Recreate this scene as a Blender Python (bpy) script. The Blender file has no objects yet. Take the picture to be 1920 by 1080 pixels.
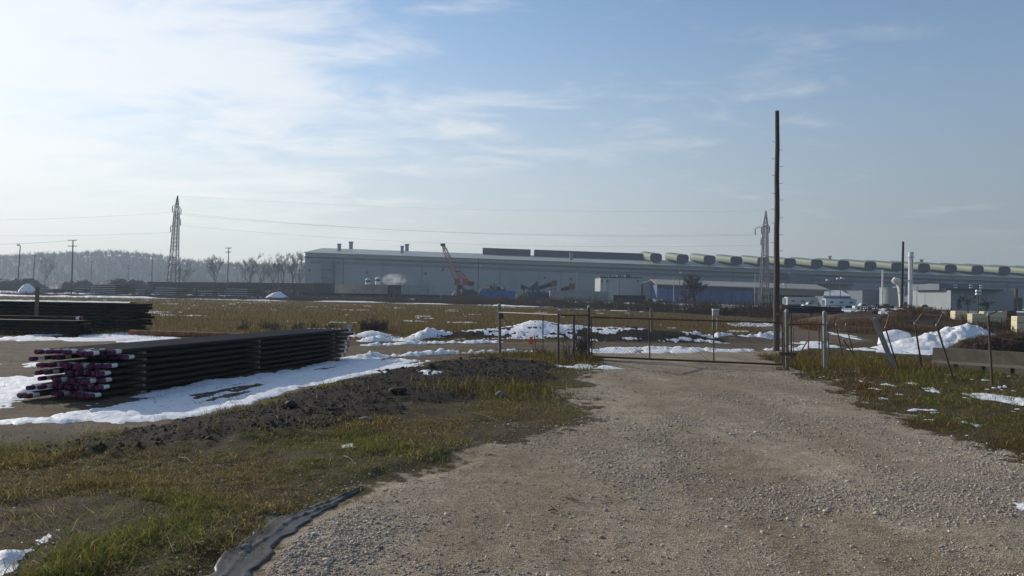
import bpy, math, random
import numpy as np
from mathutils import Vector, Matrix

random.seed(7); RNG = np.random.default_rng(7)
S = bpy.context.scene
COL = S.collection

# ------------------------------------------------------------------ camera
F_PX, CAM_H = 1440.0, 2.6
PITCH, ROLL = math.atan(12/F_PX), math.radians(1.0)
_F = Vector((0, math.cos(PITCH), math.sin(PITCH)))
_U0 = Vector((0, -math.sin(PITCH), math.cos(PITCH))); _R0 = Vector((1, 0, 0))
_R = _R0*math.cos(ROLL) + _U0*math.sin(ROLL)
_U = _U0*math.cos(ROLL) - _R0*math.sin(ROLL)
CAM = Vector((0, 0, CAM_H))
cd = bpy.data.cameras.new('camera'); cam = bpy.data.objects.new('camera', cd); COL.objects.link(cam)
cd.sensor_width = 36; cd.lens = 36*F_PX/1920; cd.clip_start = .1; cd.clip_end = 9000
cam.matrix_world = Matrix(((_R.x, _U.x, -_F.x, 0), (_R.y, _U.y, -_F.y, 0), (_R.z, _U.z, -_F.z, CAM_H), (0, 0, 0, 1)))
S.camera = cam

# ------------------------------------------------------------------ sky, sun, exposure
SUN_AZ, SUN_EL = math.radians(-52), math.radians(20)      # azimuth from +Y, to the left
SKY_STRENGTH, SUN_STRENGTH = .10, 3.0
S.view_settings.view_transform = 'Standard'; S.view_settings.look = 'None'
S.view_settings.exposure = 0.5; S.view_settings.gamma = 1
W = bpy.data.worlds.new('World'); S.world = W; W.use_nodes = True
def build_sky():
    nt = W.node_tree; N, L = nt.nodes, nt.links; N.clear()
    out = N.new('ShaderNodeOutputWorld'); bg = N.new('ShaderNodeBackground'); L.new(bg.outputs[0], out.inputs[0])
    sky = N.new('ShaderNodeTexSky'); sky.sky_type = 'NISHITA'; sky.sun_disc = False
    sky.sun_elevation = SUN_EL; sky.sun_rotation = SUN_AZ
    sky.air_density = 1.0; sky.dust_density = .35; sky.ozone_density = 1.9; sky.altitude = 100
    tc = N.new('ShaderNodeTexCoord'); sep = N.new('ShaderNodeSeparateXYZ'); L.new(tc.outputs['Generated'], sep.inputs[0])
    def math_(op, a, b=None, clamp=False):
        m = N.new('ShaderNodeMath'); m.operation = op; m.use_clamp = clamp
        for i, v in enumerate((a, b)):
            if v is None: continue
            if isinstance(v, (int, float)): m.inputs[i].default_value = v
            else: L.new(v, m.inputs[i])
        return m.outputs[0]
    z = math_('MAXIMUM', sep.outputs['Z'], 0.0); zz = math_('ADD', z, .10)
    u = math_('DIVIDE', sep.outputs['X'], zz); v = math_('DIVIDE', sep.outputs['Y'], zz)
    cmb = N.new('ShaderNodeCombineXYZ'); L.new(u, cmb.inputs[0]); L.new(v, cmb.inputs[1])
    def noise_(scale, det, rough, vec, w=0, dist=0.0):
        n = N.new('ShaderNodeTexNoise'); n.inputs['Scale'].default_value = scale; n.inputs['Detail'].default_value = det
        n.inputs['Roughness'].default_value = rough; n.inputs['Distortion'].default_value = dist
        mp = N.new('ShaderNodeMapping'); mp.inputs['Location'].default_value = (w, w*.37, w*.11); mp.inputs['Scale'].default_value = (.62, 1.0, 1)
        mp.inputs['Rotation'].default_value = (0, 0, .5)
        L.new(vec, mp.inputs[0]); L.new(mp.outputs[0], n.inputs['Vector']); return n.outputs['Fac']
    def mapr(x, a, b, c=0.0, d=1.0):
        m = N.new('ShaderNodeMapRange'); m.interpolation_type = 'SMOOTHSTEP'; L.new(x, m.inputs[0])
        for i, q in enumerate((a, b, c, d)): m.inputs[i+1].default_value = q
        return m.outputs[0]
    big = noise_(.8, 3, .5, cmb.outputs[0], 3.3)
    fine = noise_(3.0, 7, .60, cmb.outputs[0], 9.1, .5)
    # how much cloud: more toward the sun's side of the sky (a real cloud bank standing there)
    d = N.new('ShaderNodeVectorMath'); d.operation = 'DOT_PRODUCT'; L.new(tc.outputs['Generated'], d.inputs[0])
    d.inputs[1].default_value = (math.sin(math.radians(-58)), math.cos(math.radians(-58)), 0)
    side = mapr(d.outputs['Value'], .45, .90)
    cov = math_('ADD', math_('MULTIPLY', big, .5), math_('MULTIPLY', fine, .72))
    cov = math_('ADD', cov, math_('MULTIPLY', side, .26))
    cl = mapr(cov, .655, .92)
    thick = math_('MULTIPLY', cl, mapr(z, .02, .12))
    mix = N.new('ShaderNodeMix'); mix.data_type = 'RGBA'
    bri = N.new('ShaderNodeMix'); bri.data_type = 'RGBA'; bri.blend_type = 'MIX'
    L.new(math_('MULTIPLY', thick, .72), mix.inputs['Factor'])
    # milky haze near the horizon keeps the low sky pale
    hz = N.new('ShaderNodeMix'); hz.data_type = 'RGBA'
    L.new(mapr(z, .0, .36, .86, .02), hz.inputs['Factor'])
    low = N.new('ShaderNodeMix'); low.data_type = 'RGBA'; L.new(mapr(d.outputs['Value'], -.1, .95), low.inputs['Factor'])
    low.inputs['A'].default_value = (1.85, 1.92, 2.1, 1); low.inputs['B'].default_value = (5.2, 5.15, 5.0, 1)
    L.new(sky.outputs[0], hz.inputs['A']); L.new(low.outputs['Result'], hz.inputs['B'])
    L.new(hz.outputs['Result'], mix.inputs['A'])
    L.new(mapr(d.outputs['Value'], -.2, 1.0), bri.inputs['Factor'])
    bri.inputs['A'].default_value = (4.2, 4.3, 4.5, 1); bri.inputs['B'].default_value = (7.3, 7.35, 7.3, 1)
    L.new(bri.outputs['Result'], mix.inputs['B'])
    L.new(mix.outputs['Result'], bg.inputs[0]); bg.inputs[1].default_value = SKY_STRENGTH
build_sky()
sd = bpy.data.lights.new('sun', 'SUN'); sun = bpy.data.objects.new('sun', sd); COL.objects.link(sun)
sd.energy = SUN_STRENGTH; sd.angle = math.radians(.6); sd.color = (1, .93, .82)
_sv = Vector((math.sin(SUN_AZ)*math.cos(SUN_EL), math.cos(SUN_AZ)*math.cos(SUN_EL), math.sin(SUN_EL)))
sun.rotation_euler = _sv.to_track_quat('Z', 'Y').to_euler(); sun.location = (-60, 40, 80)
S.cycles.volume_bounces = 0; S.cycles.max_bounces = 6; S.cycles.diffuse_bounces = 3; S.cycles.volume_max_steps = 128

# ------------------------------------------------------------------ picture <-> place
def ray(px, py): return _F + _R*((px-960)/F_PX) + _U*((540-py)/F_PX)
def at(px, py, Y):
    d = ray(px, py); return CAM + d*(Y/d.y)
def gp(px, py, z=0.0):
    d = ray(px, py); return CAM + d*((z-CAM_H)/d.z)
def proj(P):
    d = Vector(P)-CAM; k = d.dot(_F); return 960+F_PX*d.dot(_R)/k, 540-F_PX*d.dot(_U)/k
def gx(px, Y, z=0.0):                      # point of the ground at depth Y seen in picture column px
    X = (px-960)/F_PX*Y
    for _ in range(3): X += (px-proj((X, Y, z))[0])*Y/F_PX
    return Vector((X, Y, z))

# ------------------------------------------------------------------ noise
def _hash(ix, iy, s):
    h = (ix.astype(np.int64)*374761393 + iy.astype(np.int64)*668265263 + s*974711) & 0x7fffffff
    h = ((h ^ (h >> 13))*1274126177) & 0x7fffffff
    return ((h ^ (h >> 16)) & 0xffff)/65535.0
def vn(x, y, s=0):
    x = np.asarray(x, float); y = np.asarray(y, float)
    ix = np.floor(x); iy = np.floor(y); fx = x-ix; fy = y-iy
    fx = fx*fx*(3-2*fx); fy = fy*fy*(3-2*fy)
    a = _hash(ix, iy, s); b = _hash(ix+1, iy, s); c = _hash(ix, iy+1, s); d = _hash(ix+1, iy+1, s)
    return (a*(1-fx)+b*fx)*(1-fy)+(c*(1-fx)+d*fx)*fy
def fbm(x, y, s=0, o=4, g=.5):
    t = 0; a = 1; n = 0
    for k in range(o):
        t = t+a*vn(np.asarray(x)*2**k+k*17.3, np.asarray(y)*2**k-k*9.1, s+k); n += a; a *= g
    return t/n
def sstep(a, b, x): t = np.clip((np.asarray(x)-a)/(b-a), 0, 1); return t*t*(3-2*t)
def sdpoly(x, y, P):                       # signed distance, positive inside
    P = np.asarray(P, float); d2 = np.full(np.shape(x), 1e18); ins = np.zeros(np.shape(x), bool)
    for i in range(len(P)):
        ax, ay = P[i]; bx, by = P[(i+1) % len(P)]
        ex, ey = bx-ax, by-ay; wx, wy = x-ax, y-ay
        t = np.clip((wx*ex+wy*ey)/(ex*ex+ey*ey+1e-12), 0, 1)
        d2 = np.minimum(d2, (wx-ex*t)**2+(wy-ey*t)**2)
        c = ((ay > y) != (by > y)) & (x < (bx-ax)*(y-ay)/(by-ay+1e-12)+ax); ins ^= c
    return np.where(ins, 1, -1)*np.sqrt(d2)
def sdline(x, y, P):
    P = np.asarray(P, float); d2 = np.full(np.shape(x), 1e18)
    for i in range(len(P)-1):
        ax, ay = P[i]; bx, by = P[i+1]; ex, ey = bx-ax, by-ay; wx, wy = x-ax, y-ay
        t = np.clip((wx*ex+wy*ey)/(ex*ex+ey*ey+1e-12), 0, 1)
        d2 = np.minimum(d2, (wx-ex*t)**2+(wy-ey*t)**2)
    return np.sqrt(d2)
def G(*pts): return [tuple(gp(*p)[:2]) for p in pts]

# ------------------------------------------------------------------ materials
def new_mat(name):
    m = bpy.data.materials.new(name); m.use_nodes = True; nt = m.node_tree
    return m, nt.nodes, nt.links, nt.nodes['Principled BSDF']
def mat(name, col, rough=.7, metal=0.0, var=.18, scale=3.0, col2=None, amt=.5, bump=0.0, bscale=None, stretch=(1, 1, 1), rnd=.12, spec=.4):
    m, N, L, b = new_mat(name)
    b.inputs['Roughness'].default_value = rough; b.inputs['Metallic'].default_value = metal
    b.inputs['Specular IOR Level'].default_value = spec
    tc = N.new('ShaderNodeTexCoord'); mp = N.new('ShaderNodeMapping'); mp.inputs['Scale'].default_value = stretch
    L.new(tc.outputs['Object'], mp.inputs[0])
    n = N.new('ShaderNodeTexNoise'); n.inputs['Scale'].default_value = scale; n.inputs['Detail'].default_value = 6; n.inputs['Roughness'].default_value = .65
    L.new(mp.outputs[0], n.inputs['Vector'])
    r = N.new('ShaderNodeValToRGB'); e = r.color_ramp.elements
    e[0].position = .28; e[1].position = .74
    e[0].color = (*[max(0, c*(1-var)) for c in col], 1); e[1].color = (*[min(1, c*(1+var)) for c in col], 1)
    L.new(n.outputs['Fac'], r.inputs[0]); last = r.outputs[0]
    if col2 is not None:
        n2 = N.new('ShaderNodeTexNoise'); n2.inputs['Scale'].default_value = scale*.6; n2.inputs['Detail'].default_value = 8; n2.inputs['Roughness'].default_value = .7
        mp2 = N.new('ShaderNodeMapping'); mp2.inputs['Location'].default_value = (5.3, 1.7, 8.8); mp2.inputs['Scale'].default_value = stretch
        L.new(tc.outputs['Object'], mp2.inputs[0]); L.new(mp2.outputs[0], n2.inputs['Vector'])
        rr = N.new('ShaderNodeMapRange'); L.new(n2.outputs['Fac'], rr.inputs[0]); rr.inputs[1].default_value = .62-.3*amt; rr.inputs[2].default_value = .78-.3*amt
        mx = N.new('ShaderNodeMix'); mx.data_type = 'RGBA'; L.new(rr.outputs[0], mx.inputs['Factor']); L.new(last, mx.inputs['A']); mx.inputs['B'].default_value = (*col2, 1)
        last = mx.outputs['Result']
    if rnd:
        oi = N.new('ShaderNodeObjectInfo'); q = N.new('ShaderNodeMapRange'); L.new(oi.outputs['Random'], q.inputs[0]); q.inputs[3].default_value = 1-rnd; q.inputs[4].default_value = 1+rnd
        vm = N.new('ShaderNodeVectorMath'); vm.operation = 'SCALE'; L.new(last, vm.inputs[0]); L.new(q.outputs[0], vm.inputs['Scale']); last = vm.outputs[0]
    L.new(last, b.inputs['Base Color'])
    if bump:
        nb = N.new('ShaderNodeTexNoise'); nb.inputs['Scale'].default_value = bscale or scale*6; nb.inputs['Detail'].default_value = 4
        L.new(mp.outputs[0], nb.inputs['Vector'])
        bp = N.new('ShaderNodeBump'); bp.inputs['Strength'].default_value = bump; bp.inputs['Distance'].default_value = .02
        L.new(nb.outputs['Fac'], bp.inputs['Height']); L.new(bp.outputs[0], b.inputs['Normal'])
    return m
def attr_mat(name, rough=.85, transl=0.0, spec=.2):
    m, N, L, b = new_mat(name); a = N.new('ShaderNodeVertexColor'); a.layer_name = 'Col'
    b.inputs['Roughness'].default_value = rough; b.inputs['Specular IOR Level'].default_value = spec
    L.new(a.outputs[0], b.inputs['Base Color'])
    if transl:
        t = N.new('ShaderNodeBsdfTranslucent'); L.new(a.outputs[0], t.inputs[0]); mx = N.new('ShaderNodeMixShader'); mx.inputs[0].default_value = transl
        L.new(b.outputs[0], mx.inputs[1]); L.new(t.outputs[0], mx.inputs[2]); L.new(mx.outputs[0], N['Material Output'].inputs[0])
    return m

# ------------------------------------------------------------------ mesh helpers
def tag(o, label=None, cat=None, group=None, kind=None):
    for k, v in (('label', label), ('category', cat), ('group', group), ('kind', kind)):
        if v: o[k] = v
    return o
def np_mesh(name, V, quads=None, tris=None, col=None, smooth=False):
    me = bpy.data.meshes.new(name); V = np.ascontiguousarray(V, np.float32); me.vertices.add(len(V)); me.vertices.foreach_set('co', V.ravel())
    parts = []; starts = []; n = 0
    for A, k in ((quads, 4), (tris, 3)):
        if A is None or len(A) == 0: continue
        A = np.asarray(A, np.int32); parts.append(A.ravel()); starts.append(n+np.arange(len(A), dtype=np.int32)*k); n += A.size
    li = np.concatenate(parts); ls = np.concatenate(starts)
    me.loops.add(len(li)); me.loops.foreach_set('vertex_index', li); me.polygons.add(len(ls)); me.polygons.foreach_set('loop_start', ls)
    if smooth: me.polygons.foreach_set('use_smooth', np.ones(len(ls), bool))
    if col is not None:
        for nm, c in (col.items() if isinstance(col, dict) else (('Col', col),)):
            ca = me.color_attributes.new(nm, 'FLOAT_COLOR', 'POINT'); c = np.asarray(c, np.float32)
            if c.shape[1] == 3: c = np.hstack([c, np.ones((len(c), 1), np.float32)])
            ca.data.foreach_set('color', np.ascontiguousarray(c).ravel())
    me.update(calc_edges=True); me.validate(); return me
def link(name, me, m=None, parent=None, loc=None):
    o = bpy.data.objects.new(name, me); COL.objects.link(o)
    if m is not None and me is not None: me.materials.append(m)
    if parent is not None: o.parent = parent
    if loc is not None: o.location = loc
    return o
class MB:
    def __init__(s): s.v = []; s.f = []
    def box(s, c, d, R=None, taper=1.0):
        c = Vector(c); n = len(s.v)
        for z in (-1, 1):
            k = taper if z > 0 else 1
            for x, y in ((-1, -1), (1, -1), (1, 1), (-1, 1)):
                p = Vector((x*d[0]/2*k, y*d[1]/2*k, z*d[2]/2))
                if R is not None: p = R @ p
                s.v.append(tuple(c+p))
        s.f += [tuple(n+i for i in q) for q in ((3, 2, 1, 0), (4, 5, 6, 7), (0, 1, 5, 4), (1, 2, 6, 5), (2, 3, 7, 6), (3, 0, 4, 7))]; return s
    def bx(s, x0, x1, y0, y1, z0, z1): return s.box(((x0+x1)/2, (y0+y1)/2, (z0+z1)/2), (x1-x0, y1-y0, z1-z0))
    def cyl(s, a, b, r0, r1=None, n=8, caps=True):
        a = Vector(a); b = Vector(b); r1 = r0 if r1 is None else r1; d = (b-a)
        if d.length < 1e-6: return s
        d.normalize(); u = d.orthogonal().normalized(); w = d.cross(u); k = len(s.v)
        for P, r in ((a, r0), (b, r1)):
            for i in range(n):
                t = 2*math.pi*i/n; s.v.append(tuple(P+u*(r*math.cos(t))+w*(r*math.sin(t))))
        for i in range(n): j = (i+1) % n; s.f.append((k+i, k+j, k+n+j, k+n+i))
        if caps: s.f.append(tuple(k+i for i in reversed(range(n)))); s.f.append(tuple(k+n+i for i in range(n)))
        return s
    def tube(s, pts, rs, n=6, caps=True):
        pts = [Vector(p) for p in pts]; k = len(s.v)
        if isinstance(rs, (int, float)): rs = [rs]*len(pts)
        u = None
        for i, p in enumerate(pts):
            d = (pts[min(i+1, len(pts)-1)]-pts[max(i-1, 0)]).normalized()
            u = d.orthogonal().normalized() if u is None else (u-d*u.dot(d)).normalized()
            w = d.cross(u)
            for q in range(n): t = 2*math.pi*q/n; s.v.append(tuple(p+u*(rs[i]*math.cos(t))+w*(rs[i]*math.sin(t))))
        for i in range(len(pts)-1):
            for q in range(n): j = (q+1) % n; a = k+i*n; s.f.append((a+q, a+j, a+n+j, a+n+q))
        if caps: s.f.append(tuple(k+i for i in reversed(range(n)))); s.f.append(tuple(k+(len(pts)-1)*n+i for i in range(n)))
        return s
    def prism(s, prof, axis, a, b):             # closed profile of 2-tuples swept along an axis
        k = len(s.v); n = len(prof)
        for t in (a, b):
            for p in prof: s.v.append({'x': (t, p[0], p[1]), 'y': (p[0], t, p[1]), 'z': (p[0], p[1], t)}[axis])
        for i in range(n): j = (i+1) % n; s.f.append((k+i, k+j, k+n+j, k+n+i))
        s.f.append(tuple(k+i for i in reversed(range(n)))); s.f.append(tuple(k+n+i for i in range(n))); return s
    def lathe(s, prof, c=(0, 0, 0), n=16):
        k = len(s.v); c = Vector(c)
        for r, z in prof:
            for i in range(n): t = 2*math.pi*i/n; s.v.append((c.x+r*math.cos(t), c.y+r*math.sin(t), c.z+z))
        for i in range(len(prof)-1):
            for q in range(n): j = (q+1) % n; a = k+i*n; s.f.append((a+q, a+j, a+n+j, a+n+q))
        s.f.append(tuple(k+i for i in reversed(range(n)))); s.f.append(tuple(k+(len(prof)-1)*n+i for i in range(n))); return s
    def lattice(s, a, b, w0, w1, n, rc, rl, up=None):
        a = Vector(a); b = Vector(b); d = (b-a).normalized(); u = (Vector(up) if up else d.orthogonal()); u = (u-d*u.dot(d)).normalized(); w = d.cross(u)
        cs = ((1, 1), (1, -1), (-1, -1), (-1, 1))
        P = lambda i, c: a.lerp(b, i/n)+(u*c[0]+w*c[1])*((w0+(w1-w0)*i/n)/2)
        for c in cs: s.cyl(P(0, c), P(n, c), rc, rc, 4, False)
        for i in range(n):
            for q in range(4):
                c, e = cs[q], cs[(q+1) % 4]
                s.cyl(P(i, c), P(i+1, e), rl, rl, 3, False); s.cyl(P(i, e), P(i+1, c), rl, rl, 3, False); s.cyl(P(i+1, c), P(i+1, e), rl, rl, 3, False)
        return s
    def build(s, name, m, parent=None, loc=None, smooth=False, angle=None):
        me = bpy.data.meshes.new(name); me.from_pydata(s.v, [], s.f)
        if smooth:
            me.polygons.foreach_set('use_smooth', [True]*len(me.polygons))
        me.update(); o = link(name, me, m, parent, loc)
        if smooth:
            try: me.set_sharp_from_angle(angle=math.radians(angle or 40))
            except Exception: pass
        return o
def empty(name, loc, rotz=0, label=None, cat=None, group=None):
    o = bpy.data.objects.new(name, None); COL.objects.link(o); o.location = loc; o.rotation_euler = (0, 0, rotz); o.empty_display_size = .3
    return tag(o, label, cat, group)
def dup(o, parent=None, label=None):
    c = o.copy(); COL.objects.link(c); c.parent = parent
    for ch in o.children: dup(ch, c)
    if label: c['label'] = label
    return c
# ------------------------------------------------------------------ lie of the land
P_DRIVE = G((250, 1500), (440, 1080), (600, 962), (720, 905), (850, 862), (1000, 820), (1095, 788), (1085, 745), (1095, 705), (1130, 676), (1110, 660), (1440, 656), (1455, 672), (1480, 692), (1545, 722), (1640, 768), (1760, 812), (1920, 878), (2300, 1040), (2600, 1500))
P_DIRT = G((-900, 640), (0, 634), (200, 633), (680, 646), (940, 644), (1300, 640), (1435, 640), (1440, 618), (1400, 612), (1360, 604), (1430, 600), (1500, 601), (1560, 606), (1620, 640), (1560, 648), (1450, 662), (1100, 664), (800, 690), (560, 742), (300, 802), (0, 835), (-900, 900))
P_MUD = G((-40, 858), (150, 832), (330, 800), (480, 762), (640, 718), (800, 684), (900, 672), (1035, 682), (1060, 697), (1000, 722), (900, 740), (790, 762), (700, 792), (560, 812), (400, 838), (180, 856))
P_FIELD = G((-1500, 640), (-600, 545), (-200, 551), (300, 559), (900, 574), (1250, 590), (1340, 596), (1420, 612), (1440, 622), (1300, 634), (940, 640), (690, 640), (200, 628))
P_FAR = [(-900, 178), (-300, 205), (-60, 185), (-8, 178), (30, 128), (60, 95), (900, 95), (2500, 600), (2500, 2500), (-2500, 2500), (-2500, 300)]
STRIP = G((405, 1110), (440, 1060), (485, 1015), (545, 975), (600, 950), (645, 928), (680, 912), (760, 885), (870, 852))
def mound(x, y, c, rx, ry, h, rot=0, p=1.0):
    dx, dy = x-c[0], y-c[1]; cs, sn = math.cos(rot), math.sin(rot); u = (dx*cs+dy*sn)/rx; v = (-dx*sn+dy*cs)/ry
    r = np.sqrt(u*u+v*v); return h*(1-sstep(0.0, 1.0, r**p))
def masks(x, y):
    w = (fbm(x*.8, y*.8, 11, 4)-.5)*1.5*np.clip(np.hypot(x, y)/18, .35, 2.5)
    dr = sstep(-.75, .75, sdpoly(x, y, P_DRIVE)+w*1.2+(fbm(x*3.2, y*3.2, 17, 4, .65)-.5)*1.6); di = sstep(-.5, .5, sdpoly(x, y, P_DIRT)+w)
    mu = sstep(-.6, .6, sdpoly(x, y, P_MUD)+w*1.2)
    fi = sstep(-1.5, 1.5, sdpoly(x, y, P_FIELD)+w*2.0); fa = sstep(-4, 4, sdpoly(x, y, P_FAR)+w*2)
    return dr, di, mu, fi, fa
BERM_A, BERM_B = (1.9, 47.5), (7.3, 46.0)
def height(x, y):
    x = np.asarray(x, float); y = np.asarray(y, float); r = np.hypot(x, y)
    near = 1-sstep(60, 120, r)
    n1 = fbm(x*.35, y*.35, 3, 3)-.5; n2 = fbm(x*2.3, y*2.3, 5, 4)-.5; n3 = fbm(x*7, y*7, 8, 3)-.5
    dr = sstep(-.8, .8, sdpoly(x, y, P_DRIVE)); mu = sstep(-.8, .8, sdpoly(x, y, P_MUD)); di = sstep(-.5, .5, sdpoly(x, y, P_DIRT))
    rough = 1-.75*dr-.45*di*(1-mu); ch = 1-sstep(.18, .55, sdline(x, y, STRIP)); n3 = n3*(1-ch); n2 = n2*(1-.85*ch); n1 = n1-.35*ch
    z = near*(n1*.14+n2*.09*rough+n3*(.03*rough+.012))
    z = z+mu*near*(.10+.14*(fbm(x*1.6+y*.7, y*3.2-x*.9, 21, 4)-.5)+.10*(fbm(x*6, y*6, 22, 3)-.5))
    # berm beyond the cross road and its small neighbours
    lump = .86+.28*fbm(x*.7, y*.7, 31, 4)
    z = z+lump*(mound(x, y, BERM_A, 5.6, 4.2, .95)+mound(x, y, BERM_B, 4.6, 3.4, .78, -.15)+mound(x, y, (-2.6, 45.6), 3.2, 2.4, .42)+mound(x, y, (10.6, 45.0), 2.6, 2.0, .35))
    z = z+lump*(mound(x, y, (-7.7, 43.6), 1.9, 1.5, .34)+mound(x, y, (-4.9, 44.0), 1.6, 1.7, .42)+mound(x, y, (13.8, 46.0), 3.2, 1.1, .4))
    # earth bank behind the right-hand fence
    z = z+lump*(mound(x, y, (40, 80), 14, 13, 1.75)+mound(x, y, (60, 78), 18, 13, 1.15)+mound(x, y, (31, 66), 5, 6, .5))
    z = z+(.6+.6*fbm(x*1.5, y*1.5, 33, 3))*mound(x, y, (26.5, 39.0), 4.6, 2.6, 1.05, .2)
    return z
def hz(x, y): return float(height(np.array([x]), np.array([y]))[0])
def on(P, dz=0.0): return Vector((P[0], P[1], hz(P[0], P[1])+dz))

def polar(a0, a1, da, r0, r1, k):
    A = np.radians(np.arange(a0, a1+da*.5, da)); R = r0*np.exp(np.arange(0, math.log(r1/r0)+k, k)); return A, R
A = np.radians(np.concatenate([np.arange(-180, -46, 4), np.arange(-46, 46.01, .16), np.arange(50, 180.1, 4)]))
R_ = np.concatenate([[.05, 1, 2.5, 4], 5.5*np.exp(np.arange(0, math.log(300/5.5), .0125)), 300*np.exp(np.arange(.1, 3.0, .15))])
AA, RR = np.meshgrid(A, R_, indexing='ij'); X = (np.sin(AA)*RR).ravel(); Y = (np.cos(AA)*RR).ravel(); Z = height(X, Y)
dr, di, mu, fi, fa = masks(X, Y)
na, nr = len(A), len(R_); idx = np.arange(na*nr).reshape(na, nr)
Q = np.stack([idx[:-1, :-1], idx[1:, :-1], idx[1:, 1:], idx[:-1, 1:]], -1).reshape(-1, 4)[:, ::-1]
def bank_mask(x, y): return np.clip(mound(x, y, (41, 78), 19, 16, 1)+mound(x, y, (60, 72), 21, 16, 1)+mound(x, y, (31, 66), 7, 8, 1), 0, 1)
def berm_mask(x, y): return np.clip(2.2*(mound(x, y, BERM_A, 6.2, 4.8, 1)+mound(x, y, BERM_B, 5.4, 4.0, 1)+mound(x, y, (-2.6, 45.6), 3.6, 2.8, 1)+mound(x, y, (10.6, 45), 2.9, 2.3, 1)+mound(x, y, (-7.7, 43.6), 1.9, 1.7, 1)+mound(x, y, (-4.9, 44), 1.5, 1.9, 1)), 0, 1)
bk = bank_mask(X, Y); bm_ = berm_mask(X, Y)
mu = np.maximum(mu, bm_); 
def ground_material():
    m, N, L, b = new_mat('ground_soil'); b.inputs['Roughness'].default_value = .95; b.inputs['Specular IOR Level'].default_value = .15
    geo = N.new('ShaderNodeNewGeometry')
    def attr(n):
        a = N.new('ShaderNodeVertexColor'); a.layer_name = n; s = N.new('ShaderNodeSeparateColor'); L.new(a.outputs[0], s.inputs[0]); return s
    za, zb = attr('ZoneA'), attr('ZoneB')
    def noi(sc, det=5, ro=.6, st=(1, 1, 1), off=0):
        mp = N.new('ShaderNodeMapping'); mp.inputs['Scale'].default_value = st; mp.inputs['Location'].default_value = (off, off*.7, 0); L.new(geo.outputs['Position'], mp.inputs[0])
        n = N.new('ShaderNodeTexNoise'); n.inputs['Scale'].default_value = sc; n.inputs['Detail'].default_value = det; n.inputs['Roughness'].default_value = ro
        L.new(mp.outputs[0], n.inputs['Vector']); return n.outputs['Fac']
    def ramp(x, stops):
        r = N.new('ShaderNodeValToRGB'); r.color_ramp.elements.remove(r.color_ramp.elements[1])
        for i, (p, c) in enumerate(stops):
            e = r.color_ramp.elements[0] if i == 0 else r.color_ramp.elements.new(p)
            e.position = p; e.color = (*c, 1)
        L.new(x, r.inputs[0]); return r.outputs[0]
    def mul(a, b_):
        v = N.new('ShaderNodeVectorMath'); v.operation = 'MULTIPLY'; L.new(a, v.inputs[0]); L.new(b_, v.inputs[1]); return v.outputs[0]
    def sharp(x, n, k=.5):
        a = N.new('ShaderNodeMath'); a.operation = 'MULTIPLY_ADD'; L.new(n, a.inputs[0]); a.inputs[1].default_value = k; a.inputs[2].default_value = -k/2
        s = N.new('ShaderNodeMath'); L.new(x, s.inputs[0]); L.new(a.outputs[0], s.inputs[1])
        r = N.new('ShaderNodeMapRange'); L.new(s.outputs[0], r.inputs[0]); r.inputs[1].default_value = .38; r.inputs[2].default_value = .62; return r.outputs[0]
    def mix(f, a, b_):
        x = N.new('ShaderNodeMix'); x.data_type = 'RGBA'; L.new(f, x.inputs['Factor']); L.new(a, x.inputs['A']); L.new(b_, x.inputs['B']); return x.outputs['Result']
    edge = noi(6, 6, .7)
    big = noi(.35, 4, .55); mid = noi(2.2, 6, .65); fine = noi(22, 5, .75); pebb = noi(70, 3, .7)
    tracks = noi(.55, 3, .5, (1.0, .16, 1), 4)
    # gravel driveway
    vor = N.new('ShaderNodeTexVoronoi'); vor.inputs['Scale'].default_value = 46; L.new(geo.outputs['Position'], vor.inputs['Vector'])
    vs = N.new('ShaderNodeSeparateColor'); L.new(vor.outputs['Color'], vs.inputs[0])
    grav = ramp(vs.outputs[0], [(0, (.22, .178, .132)), (.35, (.36, .298, .228)), (.75, (.445, .372, .288)), (1, (.60, .52, .42))])
    grav = mul(grav, ramp(mid, [(.25, (.68, .66, .63)), (.75, (1.14, 1.13, 1.1))]))
    grav = mul(grav, ramp(big, [(.3, (.80, .78, .75)), (.7, (1.12, 1.12, 1.1))]))
    grav = mul(grav, ramp(tracks, [(.38, (.80, .77, .72)), (.62, (1.08, 1.08, 1.07))]))
    dirt = ramp(mid, [(.2, (.095, .070, .048)), (.55, (.155, .118, .082)), (.85, (.22, .18, .135))])
    dirt = mul(dirt, ramp(noi(.9, 4, .6, (.25, 1.6, 1), 9), [(.3, (.68, .66, .63)), (.7, (1.2, 1.2, 1.18))]))
    mud = ramp(mid, [(.2, (.011, .008, .006)), (.55, (.025, .019, .014)), (.85, (.052, .040, .028))])
    mud = mul(mud, ramp(fine, [(.2, (.6, .6, .6)), (.8, (1.35, 1.3, 1.25))]))
    field = ramp(noi(.5, 6, .7, (.45, 1, 1), 2), [(.22, (.072, .050, .019)), (.5, (.120, .085, .028)), (.8, (.155, .115, .038))])
    field = mul(field, ramp(noi(.06, 4, .6, (.5, 1.5, 1), 7), [(.3, (.74, .70, .68)), (.7, (1.16, 1.14, 1.05))]))
    verge = ramp(mid, [(.2, (.030, .022, .013)), (.45, (.075, .052, .026)), (.65, (.085, .072, .026)), (.9, (.13, .092, .045))])
    verge = mul(verge, ramp(fine, [(.2, (.55, .55, .55)), (.8, (1.35, 1.35, 1.3))]))
    far = ramp(noi(.25, 6, .7, (.35, 1, 1), 3), [(.25, (.026, .023, .020)), (.6, (.058, .048, .039)), (.85, (.10, .088, .075))])
    bank = ramp(mid, [(.2, (.035, .026, .019)), (.6, (.085, .056, .034)), (.9, (.15, .10, .058))])
    c = verge
    c = mix(sharp(zb.outputs[0], edge), c, far)
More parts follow.
